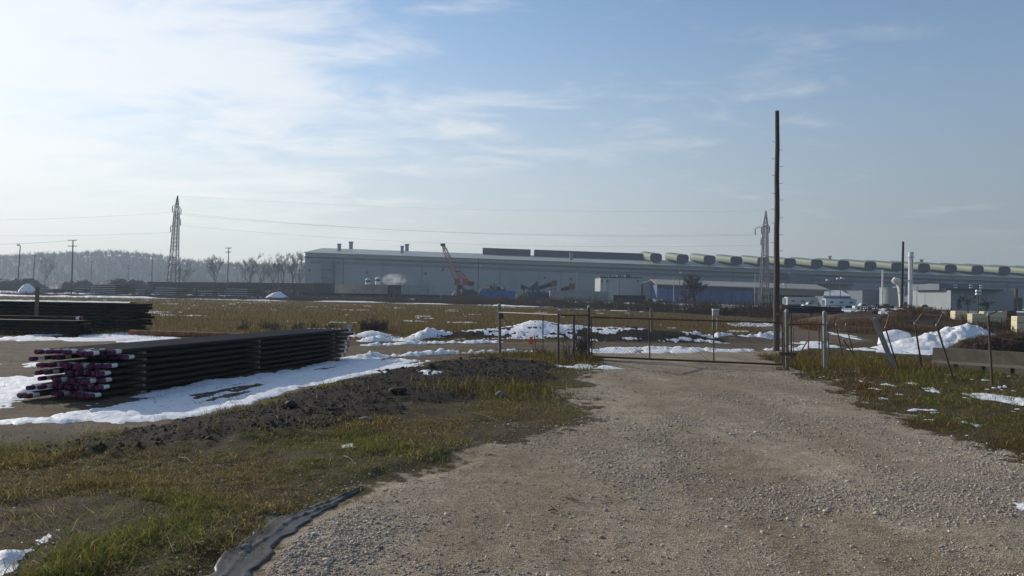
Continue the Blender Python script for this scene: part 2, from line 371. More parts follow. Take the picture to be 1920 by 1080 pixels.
    c = mix(sharp(za.outputs[2], edge), c, field)
    c = mix(sharp(zb.outputs[1], edge), c, bank)
    c = mix(sharp(za.outputs[1], edge), c, dirt)
    c = mix(sharp(za.outputs[0], edge, .7), c, grav)
    c = mix(sharp(zb.outputs[2], edge), c, mud)
    L.new(c, b.inputs['Base Color'])
    h = N.new('ShaderNodeMath'); h.operation = 'MULTIPLY_ADD'; L.new(fine, h.inputs[0]); h.inputs[1].default_value = 1.2; L.new(vor.outputs['Distance'], h.inputs[2])
    h2 = N.new('ShaderNodeMath'); L.new(h.outputs[0], h2.inputs[0]); L.new(pebb, h2.inputs[1])
    bp = N.new('ShaderNodeBump'); bp.inputs['Strength'].default_value = .75; bp.inputs['Distance'].default_value = .03
    L.new(h2.outputs[0], bp.inputs['Height']); L.new(bp.outputs[0], b.inputs['Normal'])
    return m
M_GROUND = ground_material()
ZA = np.stack([dr, di, fi*(1-fa)], 1); ZB = np.stack([fa, bk, mu], 1)
zone = np.full(len(X), 0); zone[fa > .5] = 1; zone[fi*(1-fa) > .5] = 2; zone[bk > .5] = 3; zone[di > .5] = 4; zone[dr > .5] = 5; zone[mu > .5] = 6
fz = zone[Q[:, 0]]; V = np.stack([X, Y, Z], 1)
for k, nm in enumerate(('ground', 'rail_yard_ground', 'field', 'earth_bank', 'dirt_road', 'gravel_driveway', 'mud_ground')):
    q = Q[fz == k]; u, inv = np.unique(q, return_inverse=True)
    me = np_mesh(nm, V[u], quads=inv.reshape(-1, 4), col={'ZoneA': ZA[u], 'ZoneB': ZB[u]}, smooth=True)
    tag(link(nm, me, M_GROUND), kind='structure')

# ------------------------------------------------------------------ snow lying on it
def snow_material():
    m, N, L, b = new_mat('snow'); b.inputs['Roughness'].default_value = .6; b.inputs['Specular IOR Level'].default_value = .25
    geo = N.new('ShaderNodeNewGeometry'); n = N.new('ShaderNodeTexNoise'); n.inputs['Scale'].default_value = 3; n.inputs['Detail'].default_value = 8; n.inputs['Roughness'].default_value = .7
    L.new(geo.outputs['Position'], n.inputs['Vector']); r = N.new('ShaderNodeValToRGB'); e = r.color_ramp.elements
    e[0].position = .25; e[0].color = (.52, .49, .46, 1); e[1].position = .48; e[1].color = (.80, .80, .81, 1); L.new(n.outputs['Fac'], r.inputs[0]); L.new(r.outputs[0], b.inputs['Base Color'])
    n2 = N.new('ShaderNodeTexNoise'); n2.inputs['Scale'].default_value = 9; n2.inputs['Detail'].default_value = 5; L.new(geo.outputs['Position'], n2.inputs['Vector'])
    bp = N.new('ShaderNodeBump'); bp.inputs['Strength'].default_value = .5; bp.inputs['Distance'].default_value = .06; L.new(n2.outputs['Fac'], bp.inputs['Height']); L.new(bp.outputs[0], b.inputs['Normal'])
    return m
M_SNOW = snow_material()
SNOW_POLYS = [  # picture outlines laid on the ground, thickness, raggedness
    (G((150, 768), (250, 742), (420, 712), (560, 690), (650, 668), (720, 670), (800, 677), (790, 688), (720, 698), (640, 718), (560, 735), (500, 752), (420, 775), (330, 787), (200, 792), (80, 800), (-60, 806), (-60, 796), (90, 784)), .10, .9),
    (G((-80, 712), (60, 706), (165, 698), (200, 712), (160, 738), (60, 745), (10, 766), (-80, 770)), .09, .8),
    (G((-80, 681), (95, 680), (100, 685), (-80, 689)), .06, .5),
    (G((-60, 636), (110, 627), (240, 623), (340, 634), (330, 642), (240, 643), (100, 638), (-60, 642)), .10, .8),
    (G((200, 646), (330, 641), (420, 640), (300, 649)), .05, .6),
    (G((1500, 694), (1560, 688), (1640, 691), (1610, 697), (1540, 697)), .08, .3),
    (G((1700, 716), (1738, 718), (1775, 730), (1765, 738), (1735, 734)), .08, .4),
    (G((1790, 736), (1850, 735), (1935, 748), (1990, 765), (1930, 760), (1850, 748)), .10, .35),
    (G((1850, 873), (1895, 880), (1960, 899), (1900, 897)), .05, .25), (G((1890, 945), (1930, 938), (1990, 980), (1930, 968)), .06, .2),
    (G((-30, 1040), (35, 1036), (72, 1002), (108, 993), (118, 1004), (84, 1032), (44, 1058), (-30, 1085)), .09, .12),
    (G((-20, 868), (14, 862), (18, 868), (-20, 880)), .06, .1), (G((632, 832), (660, 828), (672, 838), (650, 842)), .05, .08),
    (G((780, 703), (830, 699), (852, 703), (800, 708)), .07, .3), (G((0, 797), (120, 786), (200, 782), (210, 788), (60, 800)), .07, .4),
    (G((1105, 654), (1170, 649), (1290, 653), (1410, 653), (1400, 660), (1200, 662), (1110, 662)), .10, .7),
    (G((1360, 607), (1430, 602), (1460, 606), (1450, 612), (1380, 612)), .12, .8), (G((1490, 640), (1550, 640), (1560, 652), (1480, 656)), .08, .7),
    (G((1600, 655), (1690, 643), (1790, 648), (1760, 664), (1660, 662)), .10, .8), (G((1540, 618), (1600, 630), (1610, 637), (1560, 628)), .06, .7),
    (G((195, 584), (310, 584), (312, 588), (200, 588)), .10, .7), (G((1040, 688), (1090, 680), (1130, 684), (1160, 691), (1110, 694), (1060, 690)), .10, .6),
    (G((1640, 606), (1690, 604), (1700, 612), (1650, 613)), .12, 1.0), (G((110, 836), (126, 834), (126, 838), (110, 839)), .05, .1),
]
SNOW_LINES = [  # ploughed ridges: picture polyline, half width, height
    (G((676, 672), (760, 667), (850, 663), (932, 661), (1000, 659)), .42, .24), (G((690, 647), (760, 645), (850, 642), (930, 643)), .45, .22),
    (G((1110, 659), (1190, 655), (1300, 657), (1400, 657)), .45, .22), (G((1296, 636), (1360, 633), (1430, 634), (1450, 630)), 1.0, .45),
    (G((1440, 655), (1520, 650), (1570, 652)), .4, .15), (G((690, 640), (730, 637), (770, 639)), .7, .25), (G((780, 636), (830, 633)), .6, .3),
]
def snow_amount(x, y):
    r = np.hypot(x, y); t = np.full(np.shape(x), -.5); rag = fbm(x*1.1, y*1.1, 41, 5)-.5; fine = fbm(x*4, y*4, 45, 4)-.5; hole = fbm((x*.97-y*.25)*1.5, (x*.25+y*.97)*.30, 47, 4)-.5
    for P, h, k in SNOW_POLYS:
        P = np.array(P); b0 = P.min(0)-2; b1 = P.max(0)+2; m = (x > b0[0]) & (x < b1[0]) & (y > b0[1]) & (y < b1[1])
        if not m.any(): continue
        s = sdpoly(x[m], y[m], P)+rag[m]*k*1.5+fine[m]*k*.5; w = .35 if h > .06 else .2
        t[m] = np.maximum(t[m], .55*h*(np.clip(s/w, -1, 1.0)*.7+.3*np.clip(s/2, -1, 1))+fine[m]*.045+np.minimum(hole[m]+.06, 0)*.75*min(1, k)-.004)
    for P, w, h in SNOW_LINES:
        P = np.array(P); b0 = P.min(0)-3; b1 = P.max(0)+3; m = (x > b0[0]) & (x < b1[0]) & (y > b0[1]) & (y < b1[1])
        d = sdline(x[m], y[m], P)/w; t[m] = np.maximum(t[m], h*(1-d**1.5)*np.clip(.62+1.6*rag[m]+1.5*fine[m], .12, 1.3)-.02)
    # thin snow caught on the berm, facing away from the sun
    m = berm_mask(x, y) > .25
    if m.any():
        xs, ys = x[m], y[m]; st = fbm(xs*.38+ys*.1, ys*1.3, 51, 5)-.5; hh = height(xs, ys)
        side = sstep(-3.5, 0, xs)*(1-sstep(12, 14, xs)); st2 = fbm(xs*1.0+ys*.3, ys*3.6, 53, 5, .7)-.5
        t[m] = np.maximum(t[m], np.minimum(.07*(st*2.2+st2*3.6+.35*(hh-.35)-.58+.50*side-.45*np.exp(-((xs-8.2)/1.2)**2)), .035))
        for c, rr in (((-7.8, 43.7), 1.5), ((-4.8, 44.1), 1.5)):
            dd = np.hypot(xs-c[0], ys-c[1])/rr; t[m] = np.maximum(t[m], .07*(.8-dd)+.16*st+.16*st2-.02*(xs-c[0]))
    # specks in the grass of the right verge and the yard
    sp = fbm(x*2.4, y*2.4, 61, 3); gate = sstep(.68, .80, sp+.25*fine)
    ver = ((sdpoly(x, y, P_DRIVE) < -.4) & (x > 6.5) & (y > 9) & (y < 36) & (x/np.maximum(y, .1) > .28)); t = np.where(ver, np.maximum(t, (gate-.62)*.05), t)
    fld = (y > 60) & (y < 180) & (x < 30); s2 = fbm(x*.22, y*.5, 63, 4); t = np.where(fld, np.maximum(t, (sstep(.74, .80, s2+.2*fine)-.5)*.2-.02), t)
    yard = (y > 150) & (fa_mask(x, y) > .5) & (y < 520); s3 = fbm(x*.05, y*.13, 65, 5)
    thr = .53+.10*sstep(-80, 60, x); t = np.where(yard, np.maximum(t, (s3-thr)*1.6), t)
    return t
def fa_mask(x, y): return sstep(-4, 4, sdpoly(x, y, P_FAR))
def snow_sheet():
    A, R = polar(-37, 37, .10, 6.5, 520, .0085)
    AA, RR = np.meshgrid(A, R, indexing='ij'); x = (np.sin(AA)*RR).ravel(); y = (np.cos(AA)*RR).ravel()
    t = snow_amount(x, y); z = height(x, y)+np.minimum(t, 1.0)
    na, nr = len(A), len(R); idx = np.arange(na*nr).reshape(na, nr)
    Q = np.stack([idx[:-1, :-1], idx[1:, :-1], idx[1:, 1:], idx[:-1, 1:]], -1).reshape(-1, 4)[:, ::-1]
    z = np.maximum(z, height(x, y)-.08)
    q = Q[(t[Q] > 0.0).any(1)]; u, inv = np.unique(q, return_inverse=True)
    me = np_mesh('snow', np.stack([x, y, z], 1)[u], quads=inv.reshape(-1, 4), smooth=True)
    tag(link('snow_cover', me, M_SNOW), 'patchy white snow lying on the ground and along the dirt road', 'snow', kind='stuff')
snow_sheet()
# ------------------------------------------------------------------ palette
M = dict(
    pipe=mat('pipe_coating', (.015, .0125, .011), .62, 0.0, .35, 6, (.034, .023, .016), .25, bump=.1, spec=.18),
    purple=mat('purple_plastic', (.11, .010, .065), .5, 0, .2, 20), band=mat('white_stencil', (.62, .62, .58), .6, 0, .15, 25, (.12, .11, .10), .3),
    lumber=mat('grey_lumber', (.17, .135, .095), .85, 0, .3, 8, stretch=(1, 1, 6)), rust=mat('rusty_steel', (.26, .115, .045), .85, .1, .3, 5, (.10, .05, .03), .5, bump=.2),
    galv=mat('galvanised_steel', (.26, .265, .265), .6, .3, .18, 9, (.22, .17, .12), .15), darkpost=mat('weathered_dark_steel', (.085, .065, .052), .75, .3, .3, 14, (.17, .085, .04), .35),
    wood=mat('creosoted_wood', (.085, .064, .052), .85, 0, .35, 5, (.14, .112, .092), .4, bump=.4, bscale=18, stretch=(5, 5, .5)), wire=mat('wire', (.10, .10, .10), .6, .5, .1, 4),
    wall=mat('mill_siding', (.235, .265, .265), .6, .1, .10, .05, (.19, .22, .235), .35, stretch=(1, 1, .35)), walltop=mat('mill_upper_siding', (.27, .30, .295), .6, .1, .08, .06),
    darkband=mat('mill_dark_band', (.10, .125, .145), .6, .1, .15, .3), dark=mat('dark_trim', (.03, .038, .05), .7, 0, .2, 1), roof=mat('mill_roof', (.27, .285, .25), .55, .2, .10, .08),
    monitor=mat('monitor_steel', (.03, .042, .065), .7, .1, .2, .5), barrel=mat('vent_green', (.135, .155, .105), .55, .1, .12, .4), ventblue=mat('vent_blue', (.15, .20, .28), .6, .1, .15, .6),
    tower=mat('tower_steel', (.13, .13, .14), .6, .4, .15, 1), red=mat('crane_red', (.38, .055, .028), .5, 0, .25, 2, (.16, .06, .04), .3), boom=mat('boom_red', (.20, .065, .065), .6, 0, .25, 1),
    black=mat('black_steel', (.028, .027, .027), .7, .2, .3, 1), rustdark=mat('dark_rusty_steel', (.070, .047, .036), .85, .1, .35, 1.2, (.12, .062, .035), .35),
    tan=mat('tan_steel', (.30, .255, .19), .75, 0, .15, .6, (.17, .10, .06), .3), grey=mat('grey_paint', (.31, .315, .305), .65, 0, .15, .4, (.20, .16, .13), .2), blue=mat('blue_paint', (.045, .135, .34), .55, 0, .2, .8, (.03, .06, .13), .25),
    navy=mat('navy_paint', (.025, .045, .095), .6, 0, .2, .5), shed=mat('blue_siding', (.06, .105, .22), .6, 0, .25, .12, (.04, .06, .12), .4), shedroof=mat('tan_roof', (.30, .275, .215), .6, 0, .12, .2),
    white=mat('white_paint', (.52, .53, .52), .55, 0, .12, 1), cream=mat('cream_siding', (.33, .35, .34), .6, 0, .1, .4), paleblue=mat('pale_blue_paint', (.40, .48, .50), .55, 0, .12, .5),
    glass=mat('dark_glass', (.02, .025, .03), .12, 0, .1, 1, spec=.6), stack=mat('stack_white', (.62, .63, .63), .5, 0, .1, .3, (.45, .43, .40), .25), concrete=mat('concrete', (.19, .16, .115), .9, 0, .2, 3, (.125, .10, .07), .35, bump=.25),
    yellowblock=mat('buff_concrete', (.62, .54, .36), .9, 0, .12, 2, (.48, .40, .26), .3, bump=.2), orange=mat('safety_orange', (.78, .09, .025), .6, 0, .1, 4), scrap=mat('scrap_steel', (.034, .033, .035), .8, .2, .5, 1.5, (.075, .045, .03), .25),
    bark=mat('bark', (.075, .060, .047), .9, 0, .25, 3), twig=mat('twigs', (.062, .045, .032), .9, 0, .25, 2), lamp=mat('lamp_housing', (.50, .52, .54), .35, .4, .1, 3), fabric=mat('silt_fabric', (.040, .039, .038), .50, 0, .25, 3, (.075, .062, .046), .45, bump=.08, bscale=14, spec=.3), oldgalv=mat('stained_galvanised', (.175, .16, .135), .65, .2, .25, 9, (.12, .085, .05), .35), soil=mat('brown_soil', (.042, .026, .018), .95, 0, .4, 5, (.02, .013, .01), .4, bump=.5, bscale=20),
    tarp=mat('off_white_tarp', (.66, .63, .55), .7, 0, .1, 2), stone=mat('field_stone', (.16, .145, .125), .9, 0, .3, 8, bump=.3), yellow=mat('machine_yellow', (.55, .28, .06), .5, 0, .2, 2), olive=mat('olive_paint', (.13, .14, .10), .7, 0, .2, 1))

class Thing:
    """an Empty at the thing's base; parts are given in world coordinates"""
    def __init__(s, name, label, cat, base, group=None):
        s.b = Vector(base); s.e = empty(name, s.b, 0, label, cat, group)
    def part(s, name, mb, m, under=None, smooth=False, label=None):
        o = mb.build(name, M[m] if isinstance(m, str) else m, under or s.e, None if under else -s.b, smooth)
        if label: o['label'] = label
        return o
def single(name, label, cat, mb, m, base, group=None, smooth=False):
    b = Vector(base); mb.v = [(x-b.x, y-b.y, z-b.z) for x, y, z in mb.v]
    return tag(mb.build(name, M[m] if isinstance(m, str) else m, None, b, smooth), label, cat, group)

# ------------------------------------------------------------------ the mill
MD = 420.0
_p0, _p1 = at(572, 482, MD), at(1910, 529.5, MD)
MX0, MX1 = _p0.x, at(2180, 540, MD).x
MSL = (_p1.z-_p0.z)/(_p1.x-_p0.x)
def mz(z, x): return z+MSL*(x-MX0)
def shear(mb):
    mb.v = [(x, y, mz(z, x)) for x, y, z in mb.v]; return mb
def build_mill():
    T = Thing('steel_mill', 'very long pale grey steel mill with dark stripes and barrel roof vents', 'factory', (MX0, MD, 0))
    zs, ze = _p0.z, at(572, 472.5, MD).z; D2 = MD+78; ridge_y, ridge_z = MD+40, ze+4.6
    def mbx(*a): return shear(MB().bx(*a))
    low = MB(); n = 22; step = (MX1-MX0)/n
    zb0, zb1 = at(572, 493.5, MD).z, at(572, 488, MD).z
    wall = T.part('wall', mbx(MX0, MX1, MD, D2, -12, zs), 'wall')
    T.part('upper_wall', mbx(MX0+.01, MX1, MD+.25, D2-.2, zs, ze), 'walltop')
    T.part('dark_window_band', mbx(MX0+3, MX1, MD-.12, MD+.1, zb0, zb1), 'darkband')
    T.part('gutter_ledge', mbx(MX0-.3, MX1, MD-.9, MD+.2, zs-.35, zs+.35), 'dark')
    for i in range(1, n):
        x = MX0+i*step+random.uniform(-.5, .5); T.part('downspout', mbx(x-.16, x+.16, MD-.35, MD-.02, 0, zs-.4), 'darkband', wall)
    for i in range(1, 90):
        x = MX0+i*4.4
        if x < MX1: T.part('wall_seam', mbx(x-.05, x+.05, MD-.07, MD+.05, 0, zb0), 'wall', wall)
    r = MB(); prof = [(MD-.8, ze-.15), (ridge_y, ridge_z), (D2+.8, ze-.15), (D2+.8, ze-.5), (ridge_y, ridge_z-.35), (MD-.8, ze-.5)]
    roof = T.part('roof', shear(r.prism(prof, 'x', MX0-.6, MX1)), 'roof')
    # short stacks with boxy hoods on the roof
    for px, py0, py1, w, dy in ((636, 470, 457, 5.5, 20), (658, 466, 453, 6, 46), (754, 475, 461, 5, 20), (763, 470, 457.5, 6, 46), (1071, 487, 474, 6, 12), (1555, 490, 480, 5, 50), (1726, 498, 486.5, 6, 50)):
        yy = MD+dy; a = at(px, py0, yy); b = at(px, py1, yy); ww = w/F_PX*yy/2
        v = T.part('roof_vent', MB().bx(a.x-ww, a.x+ww, yy-ww, yy+ww, a.z-3.5, b.z-ww*.8), 'ventblue' if px < 1100 else 'grey', roof)
        T.part('vent_hood', MB().bx(a.x-ww*1.25, a.x+ww*1.25, yy-ww*1.25, yy+ww*1.25, b.z-ww*.8, b.z), 'ventblue' if px < 1100 else 'grey', roof)
    # dark ridge monitors
    for px0, px1, py in ((905, 995, 464.5), (1002, 1216, 468)):
        yy = MD+34; x0, x1 = at(px0, py, yy).x, at(px1, py, yy).x; zt = at(px0, py, yy).z
        mb = MB().bx(x0, x1, yy, yy+9, 0, 3.6)
        mb.v = [(x, y, z+(zt-3.6)+MSL*(x-x0)) for x, y, z in mb.v]
        mo = T.part('roof_monitor', mb, 'monitor')
        for k in range(1, int((x1-x0)/5)):
            xx = x0+k*5; s = MB().bx(xx-.06, xx+.06, yy-.14, yy+.02, .1, 3.5); s.v = [(x, y, z+(zt-3.6)+MSL*(x-x0)) for x, y, z in s.v]; T.part('louvre_post', s, 'dark', mo)
    # barrel ventilators lying across the roof
    px = 1230.0; k = 0
    while px < 2150:
        y0, y1 = MD+10, MD+44
        c = at(px, 483.2+(px-1230)*.0376, y0); hw, hh = 3.4, 2.45
        prof = []
        for q in range(20):
            t = 2*math.pi*(q+.5)/20; cx, sz = math.cos(t), math.sin(t)
            prof.append((c.x+hw*math.copysign(abs(cx)**.55, cx), c.z+hh*math.copysign(abs(sz)**.62, sz)))
        bb = MB().prism(prof, 'y', y0, y1); bb.v = [(x, y, z+(y-y0)*.085) for x, y, z in bb.v]; b = T.part('barrel_vent', bb, 'barrel', None, True)
        ins = [((p[0]-c.x)*.97+c.x, (p[1]-c.z)*.97+c.z) for p in prof]
        T.part('louvre_face', MB().prism(ins, 'y', y0-.25, y0-.02), 'monitor', b)
        sad = MB().bx(c.x-1.6, c.x+1.6, y0+1.5, y1-2, c.z-hh-3.0, c.z-hh+.2); T.part('vent_saddle', sad, 'roof', b)
        px += 50.25; k += 1
    # wall fittings: small dark fans and doors
    for px, py in ((580, 507), (688, 511), (798, 513), (1021, 521), (1070, 523), (1355, 531)):
        c = at(px, py, MD-.2); T.part('wall_fan', MB().box(c, (1.0, .4, 1.5)), 'dark', wall)
    # dark block put in for a lean-to's shadowed recess near the left corner
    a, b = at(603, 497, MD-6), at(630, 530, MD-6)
    an = T.part('recess_shade_block', MB().bx(a.x, b.x-2, MD-6, MD-.1, 0, at(603, 489, MD-6).z), 'darkband')
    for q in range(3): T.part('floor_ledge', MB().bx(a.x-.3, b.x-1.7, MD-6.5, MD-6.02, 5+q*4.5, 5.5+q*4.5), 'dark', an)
    # a dim conveyor gallery fixed to the facade
    a, b = at(1480, 525, MD-5), at(1600, 533, MD-5)
    g = T.part('wall_gallery', MB().bx(a.x+2, b.x, MD-5, MD-.1, b.z-.6, b.z), 'dark')
    T.part('gallery_hood', MB().bx(a.x, a.x+10, MD-6, MD-.2, at(1480, 519, MD-6).z-5, at(1480, 512, MD-6).z), 'darkband', g)
    for q in range(7):
        x = a.x+8+q*4.2; T.part('gallery_post', MB().bx(x-.15, x+.15, MD-4.6, MD-4.3, b.z, b.z+2.2), 'dark', g)
build_mill()

# ------------------------------------------------------------------ smaller plant buildings
def hall(name, label, px0, px1, pytop, Dp, depth, m, roofm='roof', gable=0.0, cat='building', z0=0.0, parts=None):
    a, b = at(px0, pytop, Dp), at(px1, pytop, Dp); zt = (a.z+b.z)/2
    T = Thing(name, label, cat, ((a.x+b.x)/2, Dp, z0))
    T.part('wall', MB().bx(a.x, b.x, Dp, Dp+depth, z0, zt), m)
    return T, a.x, b.x, zt
def small_buildings():
    T, x0, x1, zt = hall('control_building', 'flat roofed light grey block building with rooftop units before the mill', 1126, 1203, 521.5, 330, 22, 'cream')
    w = T.e.children[0]
    T.part('parapet', MB().bx(x0-.2, x1+.2, 329.8, 352.2, zt, zt+.5), 'dark')
    for px, wd in ((1160, 6), (1176, 9), (1142, 3)):
        c = at(px, 519, 338); T.part('rooftop_unit', MB().bx(c.x-wd*.11, c.x+wd*.11, 336, 340, zt+.5, zt+.5+(1.1 if wd > 3 else .7)), 'dark')
    for px in (1143, 1171, 1199):
        c = at(px, 522, 329.5); T.part('wall_light', MB().box((c.x, 329.5, zt-.15), (.35, .4, .3)), 'lamp')
    T.part('pale_panel', MB().bx(x0+1.2, x0+2.2, 329.7, 329.95, .5, zt-.6), 'white')
    for px in (1128, 1139, 1196):
        c = at(px, 527, 329.8); T.part('vent_opening', MB().box((c.x, 329.85, c.z), (.7, .2, .7)), 'dark')
    # white gabled hut
    a, b = at(1206, 531, 330), at(1232, 531, 330); zr = at(1219, 528, 330).z
    T = Thing('gabled_hut', 'small off-white gabled hut beside the long blue shed', 'hut', ((a.x+b.x)/2, 330, 0)); xm = (a.x+b.x)/2
    T.part('wall', MB().prism([(a.x, 0), (b.x, 0), (b.x, a.z), (xm, zr), (a.x, a.z)], 'y', 330, 342), 'cream')
    for s in (-1, 1):
        e = a.x if s < 0 else b.x; T.part('roof_slope', MB().prism([(e+s*.3, a.z-.12), (xm, zr), (xm, zr+.2), (e+s*.3, a.z+.08)], 'y', 329.6, 342.4), 'white')
    T.part('door', MB().bx(xm-1.5, xm+1.5, 329.85, 329.99, 0, 3.2), 'grey')
    # long blue shed with tan roof
    D = 315; a, b = at(1232, 534, D), at(1552, 544.5, D); zl, zr = a.z, b.z
    T = Thing('blue_shed', 'long dark blue shed with a tan roof edge behind the bare tree', 'shed', ((a.x+b.x)/2, D, 0))
    sl = (zr-zl)/(b.x-a.x); xs = at(1412, 540, D).x
    def sh(mb): mb.v = [(x, y, z+sl*(x-a.x)) for x, y, z in mb.v]; return mb
    w = T.part('wall', sh(MB().bx(a.x, xs, D, D+26, -9, zl)), 'shed'); T.part('dark_upper_wall', sh(MB().bx(a.x+.02, xs, D-.12, D+.1, zl-1.4, zl)), 'navy', w)
    T.part('open_bay', sh(MB().bx(xs, b.x, D+3, D+26, -9, zl-.1)), 'black'); T.part('tan_fascia', sh(MB().bx(xs, b.x, D-.2, D+3, zl-2.4, zl-.1)), 'concrete')
    T.part('roof', sh(MB().prism([(D-.6, zl), (D+13, zl+2.3), (D+26.5, zl), (D+26.5, zl+.25), (D+13, zl+2.6), (D-.6, zl+.35)], 'x', a.x-.5, b.x+.5)), 'shedroof')
    for i in range(1, 9):
        x = a.x+(xs-a.x)*i/9; T.part('wall_post', sh(MB().bx(x-.12, x+.12, D-.2, D-.02, -6, zl-1.4)), 'navy', w)
    for px in (1420, 1447):
        x = at(px, 545, D).x; T.part('bay_column', MB().bx(x-.2, x+.2, D-.1, D+.3, 0, zl+sl*(x-a.x)-2.4), 'grey')
    # annex with a pale roof
    a, b = at(1545, 552, 300), at(1593, 556, 300); c = at(1560, 545.5, 318); d = at(1578, 546, 318)
    T = Thing('annex_shed', 'low grey annex with pale sloping roof at the end of the blue shed', 'shed', ((a.x+b.x)/2, 300, 0))
    T.part('wall', MB().bx(a.x, b.x, 300, 318, 0, b.z), 'darkband')
    k = MB(); k.v = [(a.x-.3, 299.7, b.z), (b.x+.3, 299.7, b.z), (d.x, 318, c.z), (c.x-3, 318, c.z), (a.x-.3, 299.7, b.z+.3), (b.x+.3, 299.7, b.z+.3), (d.x, 318, c.z+.3), (c.x-3, 318, c.z+.3)]
    k.f = [(3, 2, 1, 0), (4, 5, 6, 7), (0, 1, 5, 4), (1, 2, 6, 5), (2, 3, 7, 6), (3, 0, 4, 7)]; T.part('roof', k, 'white')
    # grey block with a ledge at the right; pale boxes put in for window glints
    T, x0, x1, zt = hall('grey_hall', 'plain grey flat roofed hall with a dark roof ledge right of the white chimney', 1783, 1908, 545, 262, 25, 'wall')
    T.part('roof_ledge', MB().bx(at(1765, 545, 262).x, at(1872, 545, 262).x, 259.5, 262.2, zt-.1, zt+.5), 'dark')
    T.part('upper_storey', MB().bx(at(1773, 540, 262).x, at(1850, 540, 262).x, 266, 284, zt+.02, zt+2.2), 'darkband')
    for px in (1786, 1815, 1834):
        c = at(px, 537, 262)
        for q in range(2): T.part('roof_glint', MB().box((c.x, 260.2, zt+.9+q*.8), (1.0, .5, .35)), 'lamp')
    # dim blue-grey annex blocks
    T, x0, x1, zt = hall('dark_annex', 'dull blue-grey windowless block left of the round tank', 1617, 1652, 545, 380, 20, 'darkband'); T.part('roof_slab', MB().bx(x0-.2, x1+.2, 379.8, 400.2, zt, zt+.3), 'dark')
    T, x0, x1, zt = hall('green_plant_block', 'dark green plant block between the duct and the white chimney', 1696, 1716, 537, 382, 12, 'ventblue'); T.part('roof_slab', MB().bx(x0-.2, x1+.2, 381.8, 394.2, zt, zt+.3), 'dark')
    # sloped conveyor house
    D = 368; p = [at(*q, D) for q in ((1722, 566), (1722, 558), (1747, 537.5), (1772, 538), (1772, 575), (1722, 575))]
    T = Thing('conveyor_house', 'blue-grey building with a long sloping roof right of the white chimney', 'building', (p[0].x, D, 0))
    T.part('wall', MB().prism([(q.x, q.z) for q in p[1:5]]+[(p[5].x, 0)], 'y', D, D+18), 'darkband')
    s = MB(); s.prism([(p[1].x-.6, p[1].z-.2), (p[2].x, p[2].z+.3), (p[2].x, p[2].z+1.4), (p[1].x-.6, p[1].z+.9)], 'y', D-1.2, D+4); T.part('sloping_gallery', s, 'paleblue')
    T.part('flat_roof', MB().bx(p[2].x, p[3].x+.3, D-.3, D+18.3, p[3].z+.02, p[3].z+.5), 'paleblue')
small_buildings()

